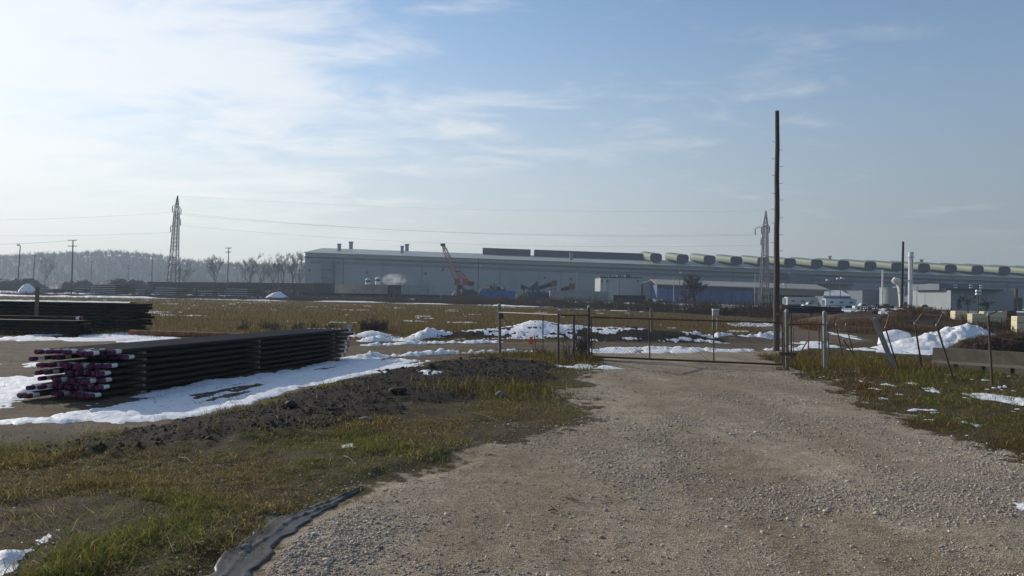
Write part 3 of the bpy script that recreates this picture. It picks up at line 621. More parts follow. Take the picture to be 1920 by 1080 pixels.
def tanks_and_stacks():
    def cyl_thing(name, label, cat, px, py0, py1, wpx, D, m, caps=True, group=None, dome=0):
        a = gx(px, D); t = at(px, py1, D); r = wpx/F_PX*D/2
        T = Thing(name, label, cat, (t.x, D, 0), group)
        T.part('shell', MB().lathe([(r, 0), (r, t.z-dome), (r*.75, t.z-dome*.4), (r*.2, t.z)] if dome else [(r, 0), (r, t.z)], (t.x, D, 0), 20), m, None, True)
        return T, t, r
    T, t, r = cyl_thing('chimney', 'tall white industrial chimney with a ringed top in front of the mill', 'chimney', 1708, 575, 473, 8.5, 360, 'stack')
    for z in (t.z-2.6, t.z-13.5, t.z-25): T.part('ring', MB().lathe([(r*1.02, 0), (r*1.22, .05), (r*1.22, .5), (r*1.02, .55)], (t.x, 360, z), 20), 'grey')
    T.part('crown', MB().lathe([(r*1.02, 0), (r*1.14, .02), (r*1.14, 2.3), (r*1.0, 2.35)], (t.x, 360, t.z-2.2), 20), 'stack')
    T.part('catwalk', MB().bx(t.x-8, t.x-r, 359.6, 360.4, t.z-13.4, t.z-13.0), 'white'); T.part('ladder', MB().bx(t.x-.3, t.x+.3, 360-r-.25, 360-r, 4, t.z-3), 'grey')
    T, t, r = cyl_thing('thin_stack', 'thin white exhaust stack beside the round tank', 'chimney', 1655, 575, 506, 2.8, 360, 'stack')
    for z in (t.z-5, t.z-11): T.part('ring', MB().lathe([(r*1.05, 0), (r*1.5, .02), (r*1.5, .35), (r*1.05, .37)], (t.x, 360, z), 12), 'grey')
    T, t, r = cyl_thing('storage_tank', 'squat blue-grey cylindrical tank behind the elbow duct', 'tank', 1672, 575, 540, 42, 372, 'wall')
    T.part('top_rim', MB().lathe([(r*1.0, 0), (r*1.03, .02), (r*1.03, .5), (r*.98, .52)], (t.x, 372, t.z-.4), 24), 'grey'); T.part('ladder', MB().bx(t.x+r*.5-.3, t.x+r*.5+.3, 372-r-.2, 372-r*.8, 0, t.z), 'grey')
    # big bent duct
    D = 350; pts = [at(*p, D) for p in ((1690, 568), (1689, 550), (1688, 538), (1686, 531), (1682, 526.5), (1678, 525.5), (1674, 529))]
    T = Thing('elbow_duct', 'pale curved elbow duct bending over beside the dark pole', 'duct', (pts[0].x, D, 0))
    T.part('duct', MB().tube([Vector((pts[0].x, D, 0))]+pts, [1.0, 1.0, 1.1, 1.25, 1.5, 1.6, 1.45, 1.0], 14), 'tarp', None, True); T.part('flange', MB().lathe([(1.1, 0), (1.4, .05), (1.4, .4), (1.1, .45)], (pts[1].x, D, pts[1].z), 14), 'grey')
    T, t, r = cyl_thing('pale_silo', 'pale green-blue silo at the left end of the grey hall', 'silo', 1778, 575, 541, 13, 285, 'paleblue', dome=1.2)
    T.part('door', MB().bx(t.x-.9, t.x+.5, 285-r-.12, 285-r*.85, 0, 3.0), 'dark')
    for px, lab in ((690, 'pale blue domed silo left of its taller twin behind the tan railcar'), (708.5, 'taller pale blue domed silo nearer the steam behind the tan railcar')):
        T, t, r = cyl_thing('domed_silo', lab, 'silo', px, 545, 521 if px < 700 else 519, 9.5, 300, 'paleblue', dome=.8, group='domed silos by the tan railcar')
        T.part('dark_hoop', MB().lathe([(r*1.01, 0), (r*1.04, .05), (r*1.04, .7), (r*1.01, .75)], (t.x, 300, t.z-1.7), 20), 'dark')
    p = gx(1908, 255); z = at(1908, 541, 255).z
    T = Thing('brown_column', 'dark brown steel column pair at the corner of the grey hall', 'column', p)
    for dx in (-.6, .9): T.part('column', MB().bx(p.x+dx-.45, p.x+dx+.45, 254.6, 255.4, 0, z-(0 if dx < 0 else 3)), 'rustdark')
    T.part('cross_beam', MB().bx(p.x-.15, p.x+.45, 254.8, 255.2, z-4.2, z-3.6), 'rustdark')
tanks_and_stacks()

# ------------------------------------------------------------------ lattice pylons and their wires
def pylon(label, pxb, pxt, pyt, D, wpx, arms):
    b = gx(pxb, D); t = at(pxt, pyt, D); H = t.z; T = Thing('lattice_pylon', label, 'pylon', b, 'lattice pylons of the power line')
    w0 = wpx/F_PX*D*.86; w1 = 1.55; zt = H*.84
    ax = lambda z: b.lerp(Vector((t.x, D, H)), z/H)
    lower, upper = H*.45, zt; wm = w0+(w1-w0)*.62
    tw = MB()
    def seg(z0, z1, wa, wb, n, rc, rl): tw.lattice(ax(z0), ax(z1), wa, wb, n, rc, rl, (1, 0, 0))
    seg(0, lower, w0, wm, 6, .21, .10); T.part('lower_tower', tw, 'tower'); tw = MB(); seg(lower, upper, wm, w1, 10, .19, .085); T.part('upper_tower', tw, 'tower')
    tw = MB(); seg(upper, H, w1, .15, 3, .15, .07); T.part('spire', tw, 'tower')
    ends = []
    for pxe, pye, py0 in arms:
        e = at(pxe, pye, D); z = at(pxt, py0, D).z; c = ax(z); tw = MB()
        tw.cyl(c+Vector((0, -.5, .3)), e, .13, .07, 5); tw.cyl(c+Vector((0, .5, .3)), e, .13, .07, 5); tw.cyl(c+Vector((0, 0, 1.6)), e, .06, .06, 4)
        arm = T.part('crossarm', tw, 'tower'); ins = MB(); bot = e-Vector((0, 0, 2.6))
        ins.tube([e, e-Vector((0, 0, .4)), bot], [.08, .19, .19], 6); T.part('insulator', ins, 'dark', arm); ends.append(bot)
    return b, ends, Vector((t.x, D, H))
bL, eL, tL = pylon('tall lattice power pylon standing before the wooded hill', 323, 333, 367, 320, 20, ((323.5, 386, 388), (339.5, 391, 389), (338.5, 411, 409), (320, 424, 424)))
bR, eR, tR = pylon('lattice power pylon next to the tall wooden pole', 1432, 1436, 395, 300, 17, ((1428, 426, 425), (1443, 424, 425), (1427, 447, 446), (1416, 428.5, 426)))
def wire(label, a, b, sag, r=.035, group='overhead wires', m='wire', n=24, name='power_line'):
    a, b = Vector(a), Vector(b); pts = []
    for i in range(n+1):
        t = i/n; p = a.lerp(b, t); p.z -= sag*4*t*(1-t); pts.append(p)
    return single(name, label, 'wire', MB().tube(pts, r, 4, False), m, a, group)
wire('upper overhead power line strung between the two lattice pylons', eL[1], eR[0], 3.4, .03)
wire('middle overhead power line strung between the two lattice pylons', eL[0], eR[3], 3.8, .03)
wire('lowest overhead power line strung between the two lattice pylons', eL[2], eR[2], 3.6, .03)
wire('top ground wire joining the spires of the two lattice pylons', tL, tR, 2.5, .02)
for e, py, lab in ((eL[0], 405.5, 'upper'), (eL[3], 428, 'lower')):
    wire(lab+' overhead power line running off left from the pylon by the wooded hill', at(-260, py+3, 330), e, 2.0, .03)
# ------------------------------------------------------------------ far poles and lamps
def pole(name, label, pxb, pxt, pyt, D, r, arms=(), lamps=(), m='wood', group=None, cat='pole', z0=0.0):
    b = gx(pxb, D, z0); t = at(pxt, pyt, D); T = Thing(name, label, cat, b, group)
    T.part('shaft', MB().cyl(b, t, r, r*.72, 8), m, None, True); ax = lambda z: b.lerp(t, (z-b.z)/(t.z-b.z))
    for py, hw in arms:
        c = ax(at(pxt, py, D).z); w = hw/F_PX*D; a = T.part('crossarm', MB().box(c+Vector((0, -r-.08, 0)), (2*w, .14, .16)), m)
        for k in (-.9, -.35, .35, .9): T.part('insulator', MB().cyl(c+Vector((k*w, -r-.08, .06)), c+Vector((k*w, -r-.08, .42)), .07, .05, 6), 'dark', a)
    for dx, py in lamps:
        c = ax(at(pxt, py, D).z); e = c+Vector((dx/F_PX*D, -.1, .1)); a = T.part('lamp_arm', MB().cyl(c, e, .06, .05, 5), 'galv'); T.part('lamp_head', MB().box(e, (.9, .55, .5), None, .7), 'lamp', a)
    return T
FP = 'poles in the rail yard'
pole('lamp_pole', 'leaning yard light pole with one lamp near the snow heap', 32, 38, 461, 250, .2, (), ((-3, 460),), group=FP)
pole('utility_pole', 'wooden utility pole with two crossarms between the light pole and the pylon', 134, 137, 450, 250, .24, ((451, 8), (462, 8.5)), group=FP)
pole('utility_pole', 'slanting thin utility pole just right of the yard light pole', 60, 66, 478, 330, .22, ((480, 4),), group=FP)
pole('utility_pole', 'short faint utility pole right of the double crossarm pole', 170, 172, 489.5, 420, .2, ((491, 4),), group=FP)
pole('bare_pole', 'plain bare pole just left of the lattice pylon by the hill', 284, 286, 481, 330, .22, group=FP)
pole('bare_pole', 'thin bare pole just right of the lattice pylon by the hill', 336, 338, 493, 380, .2, group=FP)
pole('utility_pole', 'utility pole with small arms and side lamp left of the mill', 426, 429, 464, 260, .2, ((465.5, 6), (473, 5)), ((4, 494),), group=FP)
pole('lamp_pole', 'yard light pole with bright lamp just left of the mill corner', 521, 522, 484, 270, .17, (), ((-1.5, 487),), group=FP)
pole('bare_pole', 'low bare pole close to the left corner of the mill', 561, 562, 496, 330, .18, group=FP)
pole('utility_pole', 'faint double crossarm pole against the wooded hill', 240, 242, 496, 430, .2, ((499, 4), (504, 3)), group=FP)
pole('lamp_pole', 'slim pole with twin floodlights right of the red crane', 895, 897.5, 484, 250, .16, (), ((-4, 498.5), (4, 498.5)), group=FP)
pole('utility_pole', 'thin crossarm pole in front of the mill above the scrap conveyor', 1051, 1052, 509, 300, .15, ((510.5, 4),), group=FP)
pole('bare_pole', 'thin pale bare pole left of the grey block building', 1082, 1082, 508, 300, .15, m='galv', group=FP)
pole('bare_pole', 'thin dark bare pole standing before the grey block building', 1161, 1162, 504, 290, .17, group=FP)
pole('utility_pole', 'thin crossarm pole in front of the blue shed', 1263, 1263, 517, 290, .15, ((519, 4),), m='galv', group=FP)
pole('lamp_pole', 'short lamp pole above the left part of the blue shed roof', 1274, 1274, 511, 290, .15, (), ((2, 511.5),), group=FP)
pole('bare_pole', 'thin bare pole just left of the pylon near the tall wooden pole', 1415, 1416, 512, 285, .16, m='galv', group=FP)
pole('lamp_pole', 'small lamp pole between the tall wooden pole and the left white trailer', 1474, 1473.5, 533, 260, .14, (), ((-3, 533),), group=FP)
pole('lamp_pole', 'dark lamp pole between the two white trailers', 1556.5, 1556, 524, 250, .16, (), ((-5, 525.5),), group=FP)
pole('lamp_pole', 'lamp pole with two bright lamps over the right white trailer', 1576, 1575.5, 522, 245, .16, (), ((-4.5, 523), (2.5, 522)), group=FP)
pole('bare_pole', 'tall dark bare pole rising in front of the elbow duct', 1690, 1693.5, 453, 130, .26, m='black', group=FP)
pole('lamp_pole', 'short pole with a bright double lamp before the grey hall', 1834, 1834, 545.5, 200, .14, (), ((-2, 546), (2, 546), (-2, 551.5), (2, 551.5)), group=FP)
pole('bare_pole', 'thin grey bare pole between the chimney and the sloping gallery', 1719, 1719, 536, 280, .13, m='galv', group=FP)
pole('bare_pole', 'thin grey bare pole before the sloping gallery building', 1770, 1770, 536, 280, .13, m='galv', group=FP)
wire('faint wire running off left from the double crossarm pole', at(-200, 452, 250), at(131, 451, 250), 1.2, .04)
# ------------------------------------------------------------------ rail yard
def railcar(label, px0, px1, pytop, D, m, kind='gondola', ribs=12, z0=1.0, group='railcars in the yard', name='railcar'):
    a, b = at(px0, pytop, D), at(px1, pytop, D); zt = (a.z+b.z)/2; w = 3.0; L = b.x-a.x; T = Thing(name, label, 'railcar', ((a.x+b.x)/2, D, 0), group)
    bd = MB()
    if kind == 'gondola':
        bd.bx(a.x, b.x, D, D+.12, z0, zt); bd.bx(a.x, b.x, D+w-.12, D+w, z0, zt); bd.bx(a.x, a.x+.12, D+.12, D+w-.12, z0, zt); bd.bx(b.x-.12, b.x, D+.12, D+w-.12, z0, zt); bd.bx(a.x+.12, b.x-.12, D+.12, D+w-.12, z0, z0+.3)
    elif kind == 'hopper':
        bd.prism([(a.x+1.4, z0), (b.x-1.4, z0), (b.x, z0+1.1), (b.x, zt), (a.x, zt), (a.x, z0+1.1)], 'y', D, D+w)
    else: bd.bx(a.x, b.x, D, D+w, z0, zt)
    body = T.part('body', bd, m); T.part('top_rail', MB().bx(a.x-.05, b.x+.05, D-.1, D+.02, zt-.18, zt+.06), m)
    for i in range(ribs):
        x = a.x+L*(i+.5)/ribs; T.part('rib', MB().bx(x-.08, x+.08, D-.14, D-.01, z0+.1, zt-.2), m, body)
    for s in (.16, .84):
        x = a.x+L*s; tr = T.part('wheel_truck', MB().bx(x-1.3, x+1.3, D+.2, D+w-.2, .5, z0), 'black')
        for q in (-.9, .9): T.part('wheel', MB().cyl((x+q, D+.3, .46), (x+q, D+.45, .46), .46, .46, 12), 'black', tr)
    return T
TANCAR = railcar('tan steel gondola railcar with snow along its rim', 628, 727, 533.5, 262, 'tan', ribs=9)
railcar('brown boxy railcar end just right of the steam', 729, 751, 535, 262, 'rustdark', 'box', 3)
railcar('pale grey railcar between the brown one and the cream one', 752, 800, 535, 262, 'grey', 'box', 6)
railcar('cream and grey railcar left of the red crane', 801, 842, 535, 264, 'cream', 'box', 5)
railcar('bright blue low railcar in front of the mill', 901, 966, 545.5, 240, 'blue', 'gondola', 8)
railcar('small dark navy railcar left of the grey hopper', 990, 1030, 549, 240, 'navy', 'gondola', 5)
railcar('long light grey hopper railcar with ribbed side', 1031, 1142, 546, 236, 'grey', 'hopper', 13)
railcar('dark rusty gondola railcar below the grey block building', 1150, 1210, 554, 225, 'black', 'gondola', 8)
for k, (p0, p1, py, D, m) in enumerate(((276, 352, 529, 300, 'black'), (354, 430, 529.5, 300, 'rustdark'), (432, 508, 530, 300, 'black'), (510, 586, 531, 300, 'rustdark'), (588, 626, 531, 296, 'black'))):
    railcar(('dark gondola railcar just left of the pylon foot', 'dark rusty gondola railcar right of the pylon foot', 'dark gondola railcar behind the side-lamp utility pole', 'dark rusty gondola railcar behind the yard light pole by the mill', 'short dark gondola railcar under the left corner of the mill')[k], p0, p1, py, D, m, 'gondola', 9, group='row of dark gondola railcars')
for k, (p0, p1) in enumerate(((560, 640), (645, 735), (740, 825), (828, 905))):
    railcar(('low black railcar below the left end of the tan gondola', 'low black railcar below the steam and tan gondola', 'low black railcar below the pale grey railcar', 'low black railcar below the red crane')[k], p0, p1, 549.5+k*1.6, 232, 'black', 'gondola', 10, z0=.8, group='front row of low black railcars')
# snow on the rims
def snowcap(label, px0, px1, py, D, w=1.2, th=.35, z=None, sup=None):
    a, b = at(px0, py, D), at(px1, py, D); mb = MB(); n = 14; rows = []
    zz = a.z-th if z is None else z
    for i in range(n+1):
        x = a.x+(b.x-a.x)*i/n; h = th*(.45+.8*random.random())*(.25 if i in (0, n) else 1)
        for dy, dz in ((0, -.08), (.12, h*.8), (w*.5, h), (w-.12, h*.7), (w, -.08)): mb.v.append((x, D+dy, zz+dz))
    for i in range(n):
        for q in range(4): a0 = i*5+q; mb.f.append((a0, a0+5, a0+6, a0+1))
    return sup.part('snow_on_rim', mb, M_SNOW, None, True)
# yard pipe stacks with snow
def yard_stack(label, px0, px1, pyt, D, layers, skew):
    a, b = gx(px0, D), gx(px1, D); H = at(px0, pyt, D).z; T = Thing('yard_pipe_stack', label, 'pipe stack', a, 'pipe stacks in the rail yard'); dh = H/layers
    for k in range(layers):
        j = random.uniform(-.5, .5); T.part('pipe_layer', MB().bx(a.x+j+skew*k*.35, b.x+j*.5, D, D+4, k*dh+.02, (k+1)*dh-.16), 'rustdark' if k % 2 else 'black')
        T.part('spacer', MB().bx(a.x+2, b.x-2, D+.2, D+3.8, (k+1)*dh-.16, (k+1)*dh+.02), 'lumber')
        c = MB().bx(a.x+j+skew*k*.35-.1, b.x-(b.x-a.x)*.35, D-.08, D+4, (k+1)*dh-.15, (k+1)*dh-.06); T.part('snow_layer', c, M_SNOW)
yard_stack('snow-topped stack of dark pipes left of the shorter snow-topped stack', 166, 242, 532.5, 245, 6, 1)
yard_stack('shorter snow-topped pipe stack left of the lattice pylon foot', 288, 352, 539, 245, 4, .6)
yard_stack('low dark pipe stack with thin snow near the utility pole with side lamp', 372, 412, 545, 245, 3, .3)

for lab, p0, p1, py, lay in (('low dark pipe bundle between the yard light pole and the utility pole', 64, 118, 541, 3), ('dark pipe bundle just right of the double crossarm utility pole', 140, 163, 540, 3), ('small dark bundle between the two snow-topped stacks', 248, 284, 543, 3), ('long low dark bundle right of the lattice pylon foot', 356, 372, 541, 4), ('dark bundle left of the pointed snow heap', 420, 486, 541, 4)):
    yard_stack(lab, p0, p1, py, 252, lay, .3)
def heap(name, label, cat, px0, px1, pyt, D, m, seed, depth=None, rough=.5, n=26, group=None):
    a, b = gx(px0, D), gx(px1, D); H = at((px0+px1)/2, pyt, D).z; L = b.x-a.x; dp = depth or L*.5; cx = (a.x+b.x)/2; k = max(8, n//2)
    xs, ys = np.meshgrid(np.linspace(-1, 1, n), np.linspace(-1, 1, k), indexing='ij'); rr = np.sqrt(xs**2+ys**2)
    h = np.clip(1-rr**(1.6 if 'snow' in name else 3.5), -.1, 1)*(1-rough+2*rough*fbm(xs*(3.1 if 'snow' in name else 5.5)+seed, ys*3.1, seed, 5, .65)); h = h/max(h.max(), .1)*H; h = np.where(rr >= 1, -.3, h)
    V = np.stack([xs*L/2, ys*dp/2, h+(fbm(xs*14, ys*14, seed+5, 2)-.5)*rough*.35*H*(h > 0)], -1).reshape(-1, 3)
    idx = np.arange(n*k).reshape(n, k); Q = np.stack([idx[:-1, :-1], idx[1:, :-1], idx[1:, 1:], idx[:-1, 1:]], -1).reshape(-1, 4)
    me = np_mesh(name, V, quads=Q); o = link(name, me, M[m] if isinstance(m, str) else m, None, (cx, D+dp/2, hz(cx, D+dp/2))); return tag(o, label, cat, group)
SH = 'scrap heaps in the yard'
heap('scrap_heap', 'long dark scrap heap at the far left below the wooded hill', 'scrap heap', -60, 78, 520, 330, 'scrap', 1, 14, .45, 40, SH)
heap('scrap_heap', 'dark scrap heap beside the double crossarm utility pole', 'scrap heap', 84, 168, 523, 325, 'scrap', 2, 14, .5, 34, SH)
heap('scrap_heap', 'wide dark scrap heap behind the snow-topped pipe stack', 'scrap heap', 160, 272, 521, 335, 'scrap', 3, 14, .4, 40, SH)
heap('scrap_heap', 'brown scrap heap left of the blue railcar', 'scrap heap', 884, 962, 531.5, 290, 'scrap', 4, 14, .55, 40, SH)
heap('scrap_heap', 'dark low scrap heap at the foot of the red crane', 'scrap heap', 838, 905, 539, 270, 'scrap', 5, 12, .5, 34, SH)
heap('scrap_heap', 'scrap heap beneath the tilted conveyor', 'scrap heap', 955, 1062, 541, 285, 'scrap', 6, 12, .55, 40, SH)
heap('scrap_heap', 'jumbled dark heap left of the low black railcars', 'scrap heap', 470, 575, 541, 250, 'scrap', 7, 10, .6, 40, SH)
heap('snow_heap', 'pointed white snow heap in the yard left of the mill', 'snow heap', 490, 540, 547, 222, M_SNOW, 8, 5, .35, 26, 'snow heaps in the yard')
heap('snow_heap', 'dirty snow heap by the foot of the yard light pole', 'snow heap', 22, 62, 531, 255, M_SNOW, 9, 5, .35, 26, 'snow heaps in the yard')
heap('snow_heap', 'small snow heap below the left end of the utility poles row', 'snow heap', 120, 175, 549.5, 235, M_SNOW, 19, 4, .4, 26, 'snow heaps in the yard')
snowcap('thin snow lying on the rim of the tan railcar', 630, 700, 532.6, 262, 1.0, .3, sup=TANCAR)

# red lattice boom crane
def crane():
    D = 290; foot = at(861, 534, D-1); tip = at(830.5, 459, D-1); base = gx(866, D)
    T = Thing('crawler_crane', 'red crawler crane with lattice boom raised before the mill', 'crane', base)
    bm = MB(); j = foot.lerp(tip, .12); bm.lattice(j, foot.lerp(tip, .86), 2.0, 1.5, 12, .12, .06, (1, 0, 0)); T.part('boom', bm, 'boom')
    T.part('boom_foot', MB().cyl(foot+Vector((-.6, 0, 0)), j+Vector((-.9, 0, 0)), .18, .18, 5).cyl(foot+Vector((.6, 0, 0)), j+Vector((.9, 0, 0)), .18, .18, 5), 'red')
    hd = MB(); q = foot.lerp(tip, .86); hd.lattice(q, tip, 1.5, .7, 3, .14, .08, (1, 0, 0)); hd.box(tip, (1.7, 1.2, .9)); T.part('boom_head', hd, 'black')
    cabz = at(862, 534.5, D).z; a, b = at(853, 523, D), at(873, 535, D)
    h = T.part('machinery_house', MB().bx(a.x+3.0, b.x+1.0, D-1.4, D+1.6, b.z, b.z+2.4), 'red')
    c = T.part('cab', MB().bx(a.x, a.x+1.8, D-1.8, D-.2, b.z, b.z+2.5), 'red'); T.part('cab_window', MB().bx(a.x+.25, a.x+1.55, D-1.86, D-1.81, b.z+1.1, b.z+2.1), 'glass', c)
    g = at(867, 511, D); g2 = at(861, 513, D); m = MB()
    for s in (-.9, .9):
        m.cyl((a.x+3.2, D+s, b.z+2.2), (g.x, D+s*.5, g.z), .17, .15, 5); m.cyl((b.x+1.2, D+s, b.z+1.2), (g.x, D+s*.5, g.z), .22, .17, 5); m.cyl((a.x+3.3, D+s, b.z+2), (g2.x, D+s*.6, g2.z), .14, .12, 5)
    m.cyl((g.x, D-.6, g.z), (g.x, D+.6, g.z), .2, .2, 6); T.part('gantry', m, 'red'); T.part('counterweight', MB().bx(b.x+1.05, b.x+3.2, D-1.3, D+1.5, b.z-.2, b.z+1.5), 'rustdark')
    k = MB().cyl((g.x, D, g.z), tip, .035, .035, 4, False); T.part('pendant_line', k, 'wire'); T.part('hook_line', MB().cyl(tip, tip-Vector((0, 0, 9)), .035, .035, 4, False), 'wire'); T.part('hook_block', MB().lathe([(.1, -.6), (.4, -.3), (.4, .3), (.1, .6)], tip-Vector((0, 0, 9.4)), 8), 'black')
    mid = foot.lerp(tip, .36); T.part('boom_stop', MB().cyl(mid, mid+Vector((2.6, 0, -.6)), .12, .2, 5), 'black')
    und = MB().bx(a.x-.5, b.x+.5, D-2.2, D-1.2, 0, 1.1).bx(a.x-.5, b.x+.5, D+1.2, D+2.2, 0, 1.1).bx(a.x+1, b.x-1, D-1.2, D+1.2, .5, b.z); T.part('crawler_tracks', und, 'black')
crane()
# scrap handling conveyors and hoppers
def conveyor(label, p0, p1, D, m='scrap', name='scrap_conveyor'):
    a, b = at(*p0, D), at(*p1, D); T = Thing(name, label, 'conveyor', (a.x, D, 0), 'scrap handling machines')
    k = MB(); d = (b-a).normalized(); n = d.cross(Vector((0, 1, 0))); k.v = []; T.part('belt_frame', MB().lattice(a, b, 1.3, 1.3, 9, .12, .07, (0, 1, 0)), m)
    T.part('belt', MB().cyl(a-Vector((0, 0, .1)), b-Vector((0, 0, .1)), .5, .5, 4), 'black'); T.part('head_box', MB().box(b, (2.2, 2, 2.0)), 'rust'); T.part('leg', MB().cyl((b.x-.5, D, b.z), (b.x-1.5, D, 0), .16, .16, 5), m); T.part('leg', MB().cyl((b.x+.2, D, b.z), (b.x+1.2, D, 0), .16, .16, 5), m)
conveyor('tilted scrap conveyor rising to a rusty head box before the mill', (1008, 541), (1039, 531), 275)
conveyor('shorter scrap conveyor right of the rusty head box', (1052, 545), (1072, 537), 275)
def plate(label, pts, D, depth=2.5):
    P = [at(*p, D) for p in pts]; T = Thing('feed_hopper', label, 'hopper', (P[0].x, D, 0), 'scrap handling machines')
    T.part('side_plate', MB().prism([(p.x, p.z) for p in P], 'y', D, D+.3), 'navy'); T.part('side_plate', MB().prism([(p.x, p.z) for p in P], 'y', D+depth, D+depth+.3), 'navy'); c = sum((p for p in P), Vector())/len(P)
    T.part('support_leg', MB().cyl((c.x, D+.6, c.z), (c.x, D+.6, 0), .3, .3, 6), 'black'); T.part('floor_plate', MB().prism([(P[0].x, P[0].z), (P[-1].x, P[-1].z), (P[-1].x, P[-1].z+.25), (P[0].x, P[0].z+.25)], 'y', D+.31, D+depth-.01), 'navy')
plate('small dark triangular steel hopper left of the larger one', ((976, 532), (995, 541), (976, 543)), 276)
plate('larger dark triangular steel hopper pointing up beside the conveyor', ((992, 540), (1008, 527), (1009, 544), (990, 544)), 277)
# tracks along the field's far edge
def track(label, p0, p1):
    a, b = Vector(p0), Vector(p1); d = (b-a).normalized(); n = Vector((-d.y, d.x, 0)); T = Thing('railway_track', label, 'railway track', a, 'tracks along the field')
    for s in (-.72, .72): T.part('rail', MB().box((a+b)/2+n*s+Vector((0, 0, .36)), ((b-a).length, .09, .16), Matrix.Rotation(math.atan2(d.y, d.x), 3, 'Z')), 'rustdark')
    T.part('ballast', MB().box((a+b)/2+Vector((0, 0, .10)), ((b-a).length, 3.2, .3), Matrix.Rotation(math.atan2(d.y, d.x), 3, 'Z')), 'scrap'); L = (b-a).length
track('near railway track on dark ballast at the field edge', (-190, 222, 0), (30, 196, 0)); track('far railway track on dark ballast below the railcars', (-190, 231, 0), (40, 212, 0))

# trailers and vehicles
def trailer(label, px0, px1, py0, py1, D, side):
    a, b = at(px0, py0, D), at(px1, py0, D); z0 = at(px0, py1, D).z; w = 2.6; zt = (a.z+b.z)/2; z0 = max(z0, 1.0); T = Thing('box_trailer', label, 'trailer', ((a.x+b.x)/2, D, 0), 'white box trailers')
    body = T.part('body', MB().bx(a.x+1.2, b.x, D, D+w, z0, zt), side); T.part('end_wall', MB().bx(a.x+1.0, a.x+1.19, D-.05, D+w+.05, z0-.1, zt+.02), 'white'); T.part('open_door', MB().bx(a.x-.6, a.x+.5, D-.8, D-.6, z0, zt-.1), 'white')
    T.part('roof', MB().bx(a.x+1.0, b.x+.1, D-.06, D+w+.06, zt+.02, zt+.18), 'white')
    for i in range(3): x = a.x+1.2+(b.x-a.x-1.2)*(.12+.32*i); T.part('side_mark', MB().bx(x, x+1.1, D-.05, D-.01, (z0+zt)/2-.3, (z0+zt)/2+.3), 'darkband', body)
    for s in (.74, .84): x = a.x+(b.x-a.x)*s; T.part('wheel', MB().cyl((x, D+.1, .5), (x, D+.4, .5), .5, .5, 14), 'black')
    T.part('landing_gear', MB().bx(a.x+(b.x-a.x)*.2, a.x+(b.x-a.x)*.2+.2, D+.2, D+.4, 0, z0), 'black')
trailer('grey-white box trailer standing left of the other white trailer', 1470, 1534, 558.5, 575, 240, 'grey')
trailer('bluish box trailer with white end standing by the annex shed', 1542, 1606, 561.5, 577, 235, 'paleblue')
def vehicle(label, px, D, L, m, cat='truck', name='pickup_truck', low=False):
    b = gx(px, D); T = Thing(name, label, cat, b, 'vehicles parked by the plant'); x = b.x
    T.part('body', MB().prism([(x-L/2, .45), (x+L/2, .45), (x+L/2, 1.0), (x+L*.46, 1.1), (x-L*.46, 1.1), (x-L/2, .95)], 'y', D, D+1.8), m)
    c = T.part('cabin', MB().prism([(x-L*.22, 1.1), (x+L*.22, 1.1), (x+L*.12, 1.75), (x-L*.14, 1.75)], 'y', D+.1, D+1.7), m)
    T.part('side_window', MB().prism([(x-L*.17, 1.15), (x+L*.16, 1.15), (x+L*.09, 1.66), (x-L*.11, 1.66)], 'y', D+.06, D+.095), 'glass', c)
    for s in (-.3, .3): T.part('wheel', MB().cyl((x+L*s, D-.05, .36), (x+L*s, D+.2, .36), .36, .36, 14), 'black')
vehicle('white pickup truck parked right of the bluish trailer', 1621, 215, 5.4, 'white'); vehicle('dark car parked below the storage tank', 1662, 225, 4.5, 'black', 'car', 'parked_car'); vehicle('grey car parked before the sloping gallery building', 1735, 215, 4.5, 'grey', 'car', 'parked_car')
vehicle('pale car parked under the left white trailer row', 1520, 232, 4.4, 'white', 'car', 'parked_car')
# dark pipe bundle behind the gate posts
def bundle():
    D = 105; a, b = at(1467, 572, D), at(1578, 574, D); zb = at(1467, 586, D).z; T = Thing('pipe_rack', 'long black rack of pipes with a rusty end behind the gate posts', 'pipe rack', ((a.x+b.x)/2, D, 0)); zt = a.z
    n = 4; h = (zt-zb)/n
    for k in range(n):
        for q in range(3): T.part('pipe', MB().cyl((a.x+.5+random.uniform(-.2, .2), D+q*.4, zb+h*(k+.5)), (b.x+random.uniform(-.3, .3), D+q*.4, zb+h*(k+.5)-.12), h*.48, h*.48, 8), 'black', None, True)
    T.part('rusty_end_plate', MB().bx(a.x-.2, a.x+.45, D-.2, D+1.2, zb-.05, zt-.1), 'rust')
    for s in (.12, .5, .88): x = a.x+(b.x-a.x)*s; T.part('rack_leg', MB().bx(x-.15, x+.15, D-.1, D+1.1, hz(x, D)-.1, zb), 'black')
bundle()
